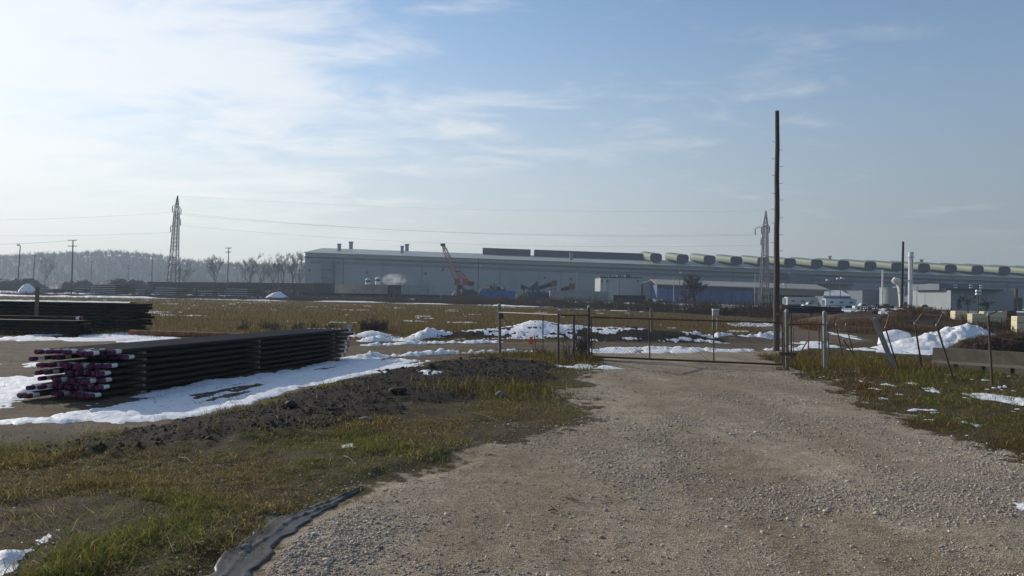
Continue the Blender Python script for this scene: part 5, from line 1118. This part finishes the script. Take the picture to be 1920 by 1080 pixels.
rock('round_stone', 'round grey stone in the yellow grass left of the driveway', 938, 746, .13, seed=3); rock('mud_clod', 'flat dark clod lying on the mud strip', 747, 745, .15, 'scrap', 5, 'clods on the mud', (1.5, .9, .5)); rock('mud_clod', 'small dark clod below the shaded snow', 545, 770, .12, 'scrap', 6, 'clods on the mud'); rock('round_stone', 'small brown stone half buried in the grey fabric strip', 462, 1026, .055, 'stone', 8)
rock('pale_stone', 'pale flat stone at the edge of the mud strip', 686, 792, .10, 'concrete', 9, None, (1.4, .8, .45))
def sticks():
    rr = random.Random(5)
    for k, (p0, p1, h, lab) in enumerate(((( 335, 858), (362, 869), .03, 'pale broken stick lying in the left grass'), ((888, 777), (940, 798), .03, 'thin branch lying in the grass left of the driveway'), ((645, 858), (662, 868), .02, 'short pale stick near the fabric strip'), ((1060, 934), (1086, 941), .02, 'short dark stick on the gravel driveway'), ((1028, 957), (1046, 960), .02, 'dark wood chip on the gravel driveway'), ((405, 872), (440, 888), .03, 'dark broken twigs beside the green grass'))):
        a, b = on(gp(*p0), h), on(gp(*p1), h); m = a.lerp(b, .5)+Vector((rr.uniform(-.03, .03), rr.uniform(-.03, .03), rr.uniform(.0, .04))); mb = MB().tube([a, m, b], [.011, .009, .004], 6); mb.cyl(m, m+Vector((rr.uniform(-.1, .1), rr.uniform(-.1, .1), .05)), .006, .003, 4); single('stick', lab, 'stick', mb, 'lumber' if 'pale' in lab else 'bark', a, 'sticks on the ground')
sticks()
# ------------------------------------------------------------------ gravel stones
M_STONE = attr_mat('loose_gravel', .9, 0, .25)
def scatter_stones():
    rng = np.random.default_rng(3); N = 60000
    r = np.exp(rng.uniform(math.log(6.3), math.log(30), N*3)); a = np.radians(rng.uniform(-36, 36, N*3)); x = np.sin(a)*r; y = np.cos(a)*r
    dr, di, mu, fi, fa = masks(x, y); clump = fbm(x*.5, y*.5, 91, 4)
    off = sdline(x, y, STRIP) > .34; keep = off & (dr > .35) & (rng.random(N*3) < np.clip((clump-.40)*4.0, .08, 1)); loose = (dr <= .35) & (mu < .3) & (r < 16) & (rng.random(N*3) < .05*(1+2*(dr > .02)))
    k = np.where(keep | loose)[0][:34000]; x, y = x[k], y[k]; n = len(x)
    s = np.exp(rng.normal(math.log(.0095), .38, n)).clip(.005, .034)*(1+.25*(np.hypot(x, y) > 14)); z = height(x, y)+s*.25
    t = (1+5**.5)/2; ico = np.array([(-1, t, 0), (1, t, 0), (-1, -t, 0), (1, -t, 0), (0, -1, t), (0, 1, t), (0, -1, -t), (0, 1, -t), (t, 0, -1), (t, 0, 1), (-t, 0, -1), (-t, 0, 1)])/1.9
    fc = np.array([(0, 11, 5), (0, 5, 1), (0, 1, 7), (0, 7, 10), (0, 10, 11), (1, 5, 9), (5, 11, 4), (11, 10, 2), (10, 7, 6), (7, 1, 8), (3, 9, 4), (3, 4, 2), (3, 2, 6), (3, 6, 8), (3, 8, 9), (4, 9, 5), (2, 4, 11), (6, 2, 10), (8, 6, 7), (9, 8, 1)])
    sc = np.stack([s*rng.uniform(.8, 1.5, n), s*rng.uniform(.7, 1.2, n), s*rng.uniform(.45, .9, n)], 1); th = rng.uniform(0, 6.28, n); jit = rng.uniform(.72, 1.2, (n, 12, 1))
    P = ico[None]*jit*sc[:, None]; c, q = np.cos(th)[:, None], np.sin(th)[:, None]; X_ = P[..., 0]*c-P[..., 1]*q+x[:, None]; Y_ = P[..., 0]*q+P[..., 1]*c+y[:, None]; Z_ = P[..., 2]+z[:, None]
    V = np.stack([X_, Y_, Z_], -1).reshape(-1, 3); T = (fc[None]+(np.arange(n)*12)[:, None, None]).reshape(-1, 3)
    b = np.exp(rng.normal(math.log(.36), .28, n)).clip(.14, .70)[:, None]; tint = np.array([1.06, .91, .75])*(1+rng.normal(0, .05, (n, 3))); C = np.repeat(b*tint, 12, 0)
    o = link('loose_gravel', np_mesh('loose_gravel', V, tris=T, col=C), M_STONE); tag(o, 'loose pale gravel stones strewn over the driveway', 'gravel', kind='stuff')
scatter_stones()
# ------------------------------------------------------------------ clods on the mud
def scatter_clods():
    rng = np.random.default_rng(8); x, y = cand(rng, 60000, 10, 50, -36, 22); m = np.maximum(masks(x, y)[2], berm_mask(x, y)*.8); k = np.where((m > .45) & (rng.random(len(x)) < .25+.75*fbm(x*.9, y*.9, 171, 3)))[0][:14000]; x, y = x[k], y[k]; n = len(x); r = np.hypot(x, y)
    s = np.exp(rng.normal(math.log(.016), .5, n)).clip(.006, .05)*np.clip(r/16, 1, 2); z = height(x, y)+s*.2; t = np.array([(1, 0, 0), (0, 1, 0), (-1, 0, 0), (0, -1, 0), (0, 0, 1), (.5, .5, .6), (-.5, .6, .5), (-.6, -.4, .6), (.4, -.6, .5)]); f = np.array([(0, 1, 5), (1, 6, 5), (1, 2, 6), (2, 7, 6), (2, 3, 7), (3, 8, 7), (3, 0, 8), (0, 5, 8), (5, 6, 4), (6, 7, 4), (7, 8, 4), (8, 5, 4)])
    P = t[None]*rng.uniform(.7, 1.3, (n, 9, 1))*s[:, None, None]*np.stack([rng.uniform(.8, 1.5, n), rng.uniform(.8, 1.3, n), rng.uniform(.5, .9, n)], 1)[:, None]; th = rng.uniform(0, 6.28, n); c, q = np.cos(th)[:, None], np.sin(th)[:, None]
    V = np.stack([P[..., 0]*c-P[..., 1]*q+x[:, None], P[..., 0]*q+P[..., 1]*c+y[:, None], P[..., 2]+z[:, None]], -1).reshape(-1, 3); T = (f[None]+(np.arange(n)*9)[:, None, None]).reshape(-1, 3); b = np.exp(rng.normal(math.log(.032), .5, n)).clip(.01, .14)[:, None]
    o = link('mud_crumbs', np_mesh('mud_crumbs', V, tris=T, col=np.repeat(b*np.array([.9, .66, .46]), 9, 0)), M_STONE); tag(o, 'dark crumbled earth clods strewn over the mud strip and berm', 'soil', kind='stuff')
# ------------------------------------------------------------------ grass
M_GRASS = attr_mat('grass_blades', .8, .3, .2)
def blades(x, y, h, w, lean, C, rng, z=None, az=None):
    n = len(x); z = height(x, y)-.01 if z is None else z; a = rng.uniform(0, 6.28, n); la = rng.uniform(0, 6.28, n) if az is None else az
    sx, sy = np.cos(a)*w/2, np.sin(a)*w/2; lx, ly = np.cos(la)*lean*h, np.sin(la)*lean*h; v = np.sqrt(np.clip(1-(lean*.75)**2, .08, 1))*h
    B = np.stack([x, y, z], 1); m = B+np.stack([lx*.35, ly*.35, v*.62], 1); t = B+np.stack([lx, ly, v*np.where(lean > .8, .62, 1)], 1); S_ = np.stack([sx, sy, 0*sx], 1)
    V = np.stack([B-S_, B+S_, m+S_*.75, m-S_*.75, t], 1).reshape(-1, 3); k = (np.arange(n)*5)[:, None]
    return V, k+np.array([[0, 1, 2, 3]]), k+np.array([[3, 2, 4]]), np.repeat(C, 5, 0)
def grass_obj(name, label, x, y, h, w, lean, C, rng, cat='grass', az=None):
    V, Q_, T_, C_ = blades(x, y, h, w, lean, C, rng, None, az); o = link(name, np_mesh(name, V, quads=Q_, tris=T_, col=C_), M_GRASS); return tag(o, label, cat, kind='stuff')
def palette(n, rng, cols, wts): return np.array(cols)[rng.choice(len(cols), n, p=np.array(wts)/sum(wts))]*np.exp(rng.normal(0, .25, (n, 1)))
def cand(rng, n, r0, r1, a0, a1, pw=1.0):
    r = np.exp(rng.uniform(math.log(r0), math.log(r1), n)); a = np.radians(rng.uniform(a0, a1, n)); return np.sin(a)*r, np.cos(a)*r
GREEN, OLIVE, STRAW, BROWN = (.095, .145, .022), (.20, .18, .036), (.42, .32, .12), (.19, .11, .038)
scatter_clods()
def verge_grass():
    rng = np.random.default_rng(11); x, y = cand(rng, 560000, 5.8, 34, -40, 8)
    dr, di, mu, fi, fa = masks(x, y); den = fbm(x*.55, y*.55, 101, 4); wet = sdpoly(x, y, P_DRIVE); fr = sstep(.40, .53, den)
    p = (1-sstep(.05, .5, dr))*(1-.99*mu)*(1-.97*di)*np.where(y < 34, 1, 0)*(.05+.9*fr)*np.where((wet > -1.3), .40, 1.0); k = rng.random(len(x)) < p; x, y = x[k], y[k]; n = len(x); g = fbm(x*.45+7, y*.45, 103, 3); dist = np.hypot(x, y)
    C = palette(n, rng, (GREEN, OLIVE, STRAW, BROWN), (.30, .34, .14, .22)); dead = (g < .47) & (rng.random(n) < .85); C[dead] = palette(int(dead.sum()), rng, ((.20, .115, .036), (.14, .075, .028), STRAW, OLIVE), (.28, .17, .27, .28)); lush = (g > .53) & (rng.random(n) < .7); C[lush] = palette(int(lush.sum()), rng, ((.11, .135, .024), (.19, .19, .034), (.31, .27, .065)), (.34, .38, .28))
    h = np.exp(rng.normal(math.log(.068), .45, n)).clip(.02, .24)*(.55+1.1*sstep(.45, .75, fbm(x*.7, y*.7, 105, 3))); w = .0065*(1+.5*rng.random(n))*np.clip(dist/11, 1, 2.2); lean = rng.uniform(.55, 1.25, n)
    grass_obj('verge_grass', 'matted green and brown grass covering the left verge', x, y, h, w, lean, C, rng)
    # weeds on the mud and long straw arcs
    x, y = cand(rng, 12000, 10, 32, -36, 8); dr, di, mu, fi, fa = masks(x, y); c = fbm(x*.8, y*.8, 107, 3); k = (mu > .5) & (c > .62); x, y = x[k], y[k]; n = len(x)
    grass_obj('mud_weeds', 'sparse brown and yellow weeds sprouting from the mud', x, y, rng.uniform(.05, .16, n), np.full(n, .009), rng.uniform(.2, .9, n), palette(n, rng, (BROWN, STRAW, OLIVE), (.5, .2, .3)), rng)
    x, y = cand(rng, 1100, 6.5, 20, -36, 2); dr, di, mu, fi, fa = masks(x, y); k = (dr < .1) & (mu < .3) & (di < .2); x, y = x[k], y[k]; n = len(x)
    grass_obj('straw_stalks', 'long pale dead straw stalks bent over in the left grass', x, y, rng.uniform(.15, .42, n), np.full(n, .006), rng.uniform(.85, 1.3, n), palette(n, rng, ((.42, .32, .18), (.30, .20, .09)), (.6, .4)), rng)
    # right verge
    x, y = cand(rng, 260000, 8, 40, 12, 40); dr, di, mu, fi, fa = masks(x, y); den = fbm(x*.6, y*.6, 111, 4); p = (1-sstep(.05, .5, dr))*(1-di)*(.15+.85*sstep(.40, .56, den)); k = (rng.random(len(x)) < p) & (y < 38); x, y = x[k], y[k]; n = len(x); g = fbm(x*.5, y*.5, 113, 3)
    C = palette(n, rng, (GREEN, OLIVE, STRAW, BROWN), (.30, .38, .10, .22)); edge = sstep(-2.6, -.5, sdpoly(x, y, P_DRIVE)); dead = (g < .44+.16*edge) & (rng.random(n) < .85); C[dead] = palette(int(dead.sum()), rng, ((.15, .075, .025), (.11, .055, .022), STRAW, OLIVE), (.45, .25, .12, .18)); C *= .8; tall = sstep(20, 27, y)
    grass_obj('right_verge_grass', 'short olive and brown grass covering the right verge below the broken fence', x, y, np.exp(rng.normal(math.log(.066), .45, n)).clip(.02, .25)*(1+1.3*tall), .006*np.clip(np.hypot(x, y)/11, 1, 2.6)*np.ones(n), rng.uniform(.5, 1.2, n), C, rng)
    # around the gate posts
    xs, ys = [], []
    for px, py, sx, cnt in ((1000, 668, 3.2, 5200), (1085, 676, 1.6, 4200), (1470, 678, 1.8, 6000), (1580, 680, 3.5, 8000), (1500, 690, 2.2, 5000), (950, 735, 2.6, 2500), (1660, 690, 3.0, 6000)):
        c = gp(px, py); xs.append(rng.normal(c.x, sx*.5, cnt)); ys.append(rng.normal(c.y, 1.0, cnt))
    x, y = np.concatenate(xs), np.concatenate(ys); k = (masks(x, y)[0] < .45); x, y = x[k], y[k]; n = len(x)
    grass_obj('fence_weeds', 'tall brown and green weeds growing around the gate posts', x, y, np.exp(rng.normal(math.log(.15), .5, n)).clip(.04, .6), np.full(n, .013), rng.uniform(.1, .8, n), palette(n, rng, (GREEN, OLIVE, STRAW, BROWN, (.10, .06, .028)), (.14, .24, .12, .3, .2))*.8, rng, 'weeds')
    # dry field
    x, y = cand(rng, 220000, 42, 215, -40, 18); fi = masks(x, y)[3]; k = (fi > .4) & (berm_mask(x, y) < .1) & (rng.random(len(x)) < .35+.65*fbm(x*.15, y*.3, 121, 3)); x, y = x[k][:120000], y[k][:120000]; n = len(x); d = np.hypot(x, y); g = fbm(x*.05, y*.12, 123, 3)
    C = palette(n, rng, ((.24, .165, .046), (.18, .125, .038), (.16, .09, .034), (.12, .10, .030)), (.4, .27, .13, .2))*np.interp(g, [.3, .7], [.88, 1.1])[:, None]*.70
    grass_obj('field_grass', 'dry ochre grass filling the open field', x, y, rng.uniform(.15, .42, n), .012*(d/40), rng.uniform(.15, .7, n), C, rng)
    # dead weeds on the soil heap by the barrier
    hp = [o for o in bpy.data.objects if o.name.startswith('soil_heap')][0]; co = np.empty(len(hp.data.vertices)*3, np.float32); hp.data.vertices.foreach_get('co', co); co = co.reshape(-1, 3)+np.array(hp.location); co = co[co[:, 2] > hp.location.z+.15]; k = rng.integers(0, len(co), 9000); n = len(k); P = co[k]+rng.normal(0, .05, (n, 3))*np.array([1, 1, .3]); V, Q_, T_, C_ = blades(P[:, 0], P[:, 1], rng.uniform(.05, .22, n), np.full(n, .011), rng.uniform(.4, 1.1, n), palette(n, rng, ((.12, .06, .028), (.08, .045, .025), (.15, .10, .05)), (.4, .4, .2)), rng, P[:, 2]-.02); tag(link('heap_weeds', np_mesh('heap_weeds', V, quads=Q_, tris=T_, col=C_), M_GRASS), 'dead brown weeds growing on the soil heap by the barrier', 'weeds', kind='stuff')
    # brown weeds on the earth bank and by the far field edge
    x, y = cand(rng, 80000, 50, 110, 18, 42); k = bank_mask(x, y) > .08; x, y = x[k][:30000], y[k][:30000]; n = len(x); d = np.hypot(x, y); k = fbm(x*.25, y*.25, 125, 3) > .43; x, y, d = x[k], y[k], d[k]; n = len(x)
    grass_obj('bank_weeds', 'reddish brown dead weeds covering the earth bank', x, y, rng.uniform(.2, .75, n), .013*(d/40), rng.uniform(.1, .6, n), palette(n, rng, ((.13, .065, .028), (.09, .052, .028), (.17, .11, .05), (.06, .045, .025)), (.4, .3, .15, .15)), rng, 'weeds')
verge_grass()
# ------------------------------------------------------------------ bare woody plants
def bare_tree(mb, base, H, r, rng, depth=4, spread=.55, n0=5, rmin=0.0):
    def grow(p, d, L, r, k):
        m = p+d*L*.5+Vector((rng.uniform(-1, 1), rng.uniform(-1, 1), rng.uniform(-.3, 1)))*L*.06; e = p+d*L+Vector((rng.uniform(-1, 1), rng.uniform(-1, 1), 0))*L*.08
        mb.tube([p, m, e], [max(r, rmin), max(r*.82, rmin), max(r*.6, rmin*.7)], 5 if k > 2 else 3, False)
        if k == 0: return
        for q in range(rng.randint(2, 4) if k < depth else n0):
            f = rng.uniform(.35, 1.0); b = p.lerp(e, f); u = Vector((rng.gauss(0, 1), rng.gauss(0, 1), rng.gauss(0, .5))).normalized(); nd = (d*(1-spread)+u*spread+Vector((0, 0, .18))).normalized(); grow(b, nd, L*rng.uniform(.5, .75), r*.52*(1.15-.4*f), k-1)
    grow(Vector(base), Vector((rng.uniform(-.05, .05), 0, 1)), H*.38, r, depth)
def tree_thing(label, px, pytop, D, seed, m='bark', depth=5, spread=.5, group=None, name='bare_tree', n0=6, cat='tree'):
    rng = random.Random(seed); b = on(gx(px, D)); H = at(px, pytop, D).z-b.z; T = Thing(name, label, cat, b, group); mb = MB(); bare_tree(mb, b, H, H*.017+.02, rng, depth, spread, n0, D*.00011)
    zt = max(v[2] for v in mb.v); f = H/(zt-b.z); mb.v = [(b.x+(x-b.x)*min(f, 1.2), b.y+(y-b.y), b.z+(z-b.z)*f) for x, y, z in mb.v]
    # first tube is the trunk
    tv, tf = mb.v[:15], mb.f[:10]; tr = MB(); tr.v = tv; tr.f = tf; cr = MB(); cr.v = mb.v; cr.f = mb.f[10:]; T.part('trunk', tr, m); T.part('crown', cr, 'twig')
tree_thing('bare round-headed tree before the blue shed', 1302, 512, 190, 21, depth=6, spread=.56, n0=11)
tree_thing('smaller bare shrub tree left of the bare round-headed tree', 1286, 540, 185, 22, depth=5, spread=.6, n0=7)
GT = 'bare trees left of the mill'
for k, (px, py, D) in enumerate(((350-5, 484, 560), (405, 475, 520), (470, 471, 520), (486, 474, 525), (530, 473, 520), (548, 470, 515), (560, 476, 530), (85, 470, 640), (512, 486, 500))):
    tree_thing(('bare tree just right of the lattice pylon by the hill', 'bare tree left of the utility pole with the side lamp', 'spreading bare tree between the side-lamp pole and the yard light pole', 'bare tree leaning on the spreading one left of the mill', 'bare tree just right of the bright yard light pole',
               'tallest bare tree touching the left corner of the mill', 'bare tree half hidden by the left corner of the mill', 'bare tree on the hill left of the double crossarm pole', 'low bare tree just left of the bright yard light pole')[k], px, py, D, 30+k, depth=5, spread=.42, n0=6, group=GT)
for k, (px, py, D, lab) in enumerate(((1795, 553, 150, 'thin bare tree before the left part of the grey hall'), (1815, 550, 155, 'wiry bare tree just left of the double lamp pole'), (1850, 556, 150, 'low bare tree right of the double lamp pole'))): tree_thing(lab, px, py, D, 60+k, depth=5, spread=.5, group='bare trees by the grey hall')
def snowy_shrub():
    rng = random.Random(77); D = 150; b = on(gx(1234, D)); H = at(1234, 549, D).z; T = Thing('snowy_shrub', 'shrub caught full of snow clumps left of the bare tree', 'shrub', b); mb = MB(); bare_tree(mb, b, H, .09, rng, 4, .6, 7); T.part('branches', mb, 'bark'); s = MB()
    for i in range(90):
        v = Vector(mb.v[rng.randrange(len(mb.v))]); r = rng.uniform(.06, .17)
        if v.z > b.z+.5: s.lathe([(r*.3, -r*.5), (r, 0), (r*.6, r*.5)], v, 5)
    T.part('snow_clumps', s, M_SNOW)
snowy_shrub()
def burdock():
    rng = random.Random(9); 
    for px, py, pyt, lab, n in ((1094, 672, 600, 'dense dark burdock weed bush between the gate fence posts', 46), (1066, 676, 625, 'thinner brown weed clump left of the burdock bush', 16), (1012, 668, 645, 'low dry weed clump by the orange marker', 10)):
        b = on(gp(px, py)); H = at(px, pyt, b.y).z; T = Thing('weed_bush', lab, 'weeds', b, 'weed bushes at the gate'); st = MB(); bur = MB()
        for i in range(n):
            a = rng.uniform(0, 6.28); o = rng.uniform(0, .22); p = b+Vector((math.cos(a)*o, math.sin(a)*o*.6, -.03)); h = H*rng.uniform(.35, 1.0); q = p+Vector((math.cos(a)*h*rng.uniform(.05, .35), math.sin(a)*h*.2, h)); m = p.lerp(q, .5)+Vector((rng.uniform(-.06, .06), 0, 0)); st.tube([p, m, q], [.012, .009, .004], 4, False)
            for k in range(5):
                f = rng.uniform(.3, 1); c = p.lerp(q, f); e = c+Vector((rng.uniform(-.16, .16), rng.uniform(-.1, .1), rng.uniform(.02, .16))); st.cyl(c, e, .005, .003, 3, False); r = rng.uniform(.012, .028); bur.lathe([(r*.4, -r), (r, 0), (r*.4, r)], e, 5)
        if n > 40:
            for i in range(160): p = b+Vector((rng.gauss(0, .16), rng.gauss(0, .1), rng.uniform(0, H*.45))); r = rng.uniform(.02, .05); bur.box(p, (r, r*.4, r*1.6), Matrix.Rotation(rng.uniform(0, 3), 3, 'Y'))
        T.part('stems', st, 'bark'); o = T.part('dry_leaves', bur, 'bark')
burdock()
def brush_band():
    rng = random.Random(15); mb = MB()
    def bush(x, y, h, n):
        z = hz(x, y)
        for i in range(n):
            a = rng.uniform(0, 6.28); l = rng.uniform(.4, 1)*h; p = Vector((x+rng.gauss(0, h*.25), y+rng.gauss(0, h*.25), z-.05)); q = p+Vector((math.cos(a)*l*.35, math.sin(a)*l*.35, l)); mb.cyl(p, q, .032, .012, 3, False)
            for k in range(3): c = p.lerp(q, rng.uniform(.4, .9)); mb.cyl(c, c+Vector((rng.uniform(-.4, .4)*h*.4, rng.uniform(-.2, .2)*h, rng.uniform(.1, .35)*h)), .022, .010, 3, False)
    for i in range(900):
        px = rng.choice((rng.uniform(850, 1460), rng.uniform(850, 1460), rng.uniform(850, 1460), rng.uniform(560, 900), rng.uniform(-50, 600)))
        D = np.interp(px, [-50, 600, 900, 1200, 1460], [212, 196, 184, 132, 98])*rng.uniform(1.0, 1.22); h = rng.uniform(.8, 2.6) if px > 850 else rng.uniform(.5, 1.3); p = gx(px, D); bush(p.x, p.y, h, 12)
    for i in range(420): px = rng.uniform(540, 1000); p = gx(px, rng.uniform(198, 226)); bush(p.x, p.y, rng.uniform(.8, 1.9), 12)
    for i in range(120): px = rng.uniform(1590, 1920); D = rng.uniform(60, 110); p = gx(px, D); bush(p.x, p.y, rng.uniform(.4, .9), 10)
    for i in range(14): px = rng.uniform(680, 720); p = gx(px, rng.uniform(49, 54)); bush(p.x, p.y, rng.uniform(.5, 1.1), 14)
    for i in range(16): px = rng.uniform(430, 640); p = gx(px, rng.uniform(47, 52)); bush(p.x, p.y, rng.uniform(.3, .7), 12)
    o = mb.build('roadside_brush', M['twig']); tag(o, 'tangled leafless brown brush along the far edge of the field', 'brush', kind='stuff')
brush_band()
# ------------------------------------------------------------------ wooded hill far left
HP = [(-500, 486), (-200, 481), (0, 477), (60, 475), (110, 472), (160, 470), (225, 467), (300, 475), (360, 485), (420, 490), (480, 492), (570, 491), (700, 495), (1000, 506)]
def hill_top(x): return np.interp(x, [at(p[0], p[1], 1250).x for p in HP], [at(p[0], p[1], 1250).z-10.5 for p in HP])
def wooded_hill():
    xs = np.linspace(-1200, 60, 110); ys = np.linspace(950, 1400, 26); XX, YY = np.meshgrid(xs, ys, indexing='ij'); H_ = hill_top(XX)*sstep(950, 1250, YY)*(1-.3*sstep(1290, 1400, YY))*(1-sstep(-80, 60, XX)*.4)-.3+2*(fbm(XX*.02, YY*.02, 141, 3)-.5)*sstep(970, 1100, YY); idx = np.arange(XX.size).reshape(XX.shape); Q = np.stack([idx[:-1, :-1], idx[1:, :-1], idx[1:, 1:], idx[:-1, 1:]], -1).reshape(-1, 4)
    o = link('hill', np_mesh('hill', np.stack([XX, YY, H_], -1).reshape(-1, 3), quads=Q, smooth=True), mat('leaf_litter', (.05, .042, .034), .95, 0, .3, .03)); tag(o, kind='structure')
    rng = np.random.default_rng(5); n = 9000; x = rng.uniform(-1150, 20, n); y = 950+320*rng.random(n)**.8; z = hill_top(x)*sstep(950, 1250, y)*(1-sstep(-80, 60, x)*.4); H = np.exp(rng.normal(math.log(10), .2, n)).clip(6, 17); V = []; T = []; C = []
    for i in range(n):
        k0 = 0; h = H[i]; b = np.array([x[i], y[i], z[i]-.5]); col = np.array((.058, .049, .042))*rng.uniform(.7, 1.35)
        segs = [(b, b+np.array([0, 0, h*.55]), .22)]
        for q in range(11):
            f = rng.uniform(.3, 1)*h*.6; a = rng.uniform(0, 6.28); l = rng.uniform(.25, .5)*h; segs.append((b+np.array([0, 0, f]), b+np.array([math.cos(a)*l*.6, math.sin(a)*l*.6, min(f+l, h)]), .30))
        for p, e, w in segs:
            s = len(V); t = rng.uniform(0, 6.28); u = np.array([math.cos(t)*w, math.sin(t)*w, 0]); v_ = np.array([-u[1], u[0], 0])
            V += [p-u, p+u, e, p-v_*.8, p+v_*.8]; T += [(s, s+1, s+2), (s+3, s+4, s+2)]; C += [col]*5
    o = link('far_wood', np_mesh('far_wood', np.array(V), tris=np.array(T), col=np.array(C)), attr_mat('bare_wood', .95)); tag(o, 'hazy bare winter wood covering the far hill', 'woods', kind='stuff')
wooded_hill()
# ------------------------------------------------------------------ hazy winter air
def haze():
    m = bpy.data.materials.new('winter_haze'); m.use_nodes = True; N, L = m.node_tree.nodes, m.node_tree.links; N.remove(N['Principled BSDF']); v = N.new('ShaderNodeVolumePrincipled')
    v.inputs['Color'].default_value = (.70, .84, 1.0, 1); v.inputs['Density'].default_value = HAZE; v.inputs['Anisotropy'].default_value = .25; L.new(v.outputs[0], N['Material Output'].inputs['Volume'])
    o = MB().bx(-1500, 1500, -60, 1700, -4, 96).build('haze', m); tag(o, 'thin pale winter haze over the whole yard', 'haze', kind='stuff')
HAZE = .00030
haze()
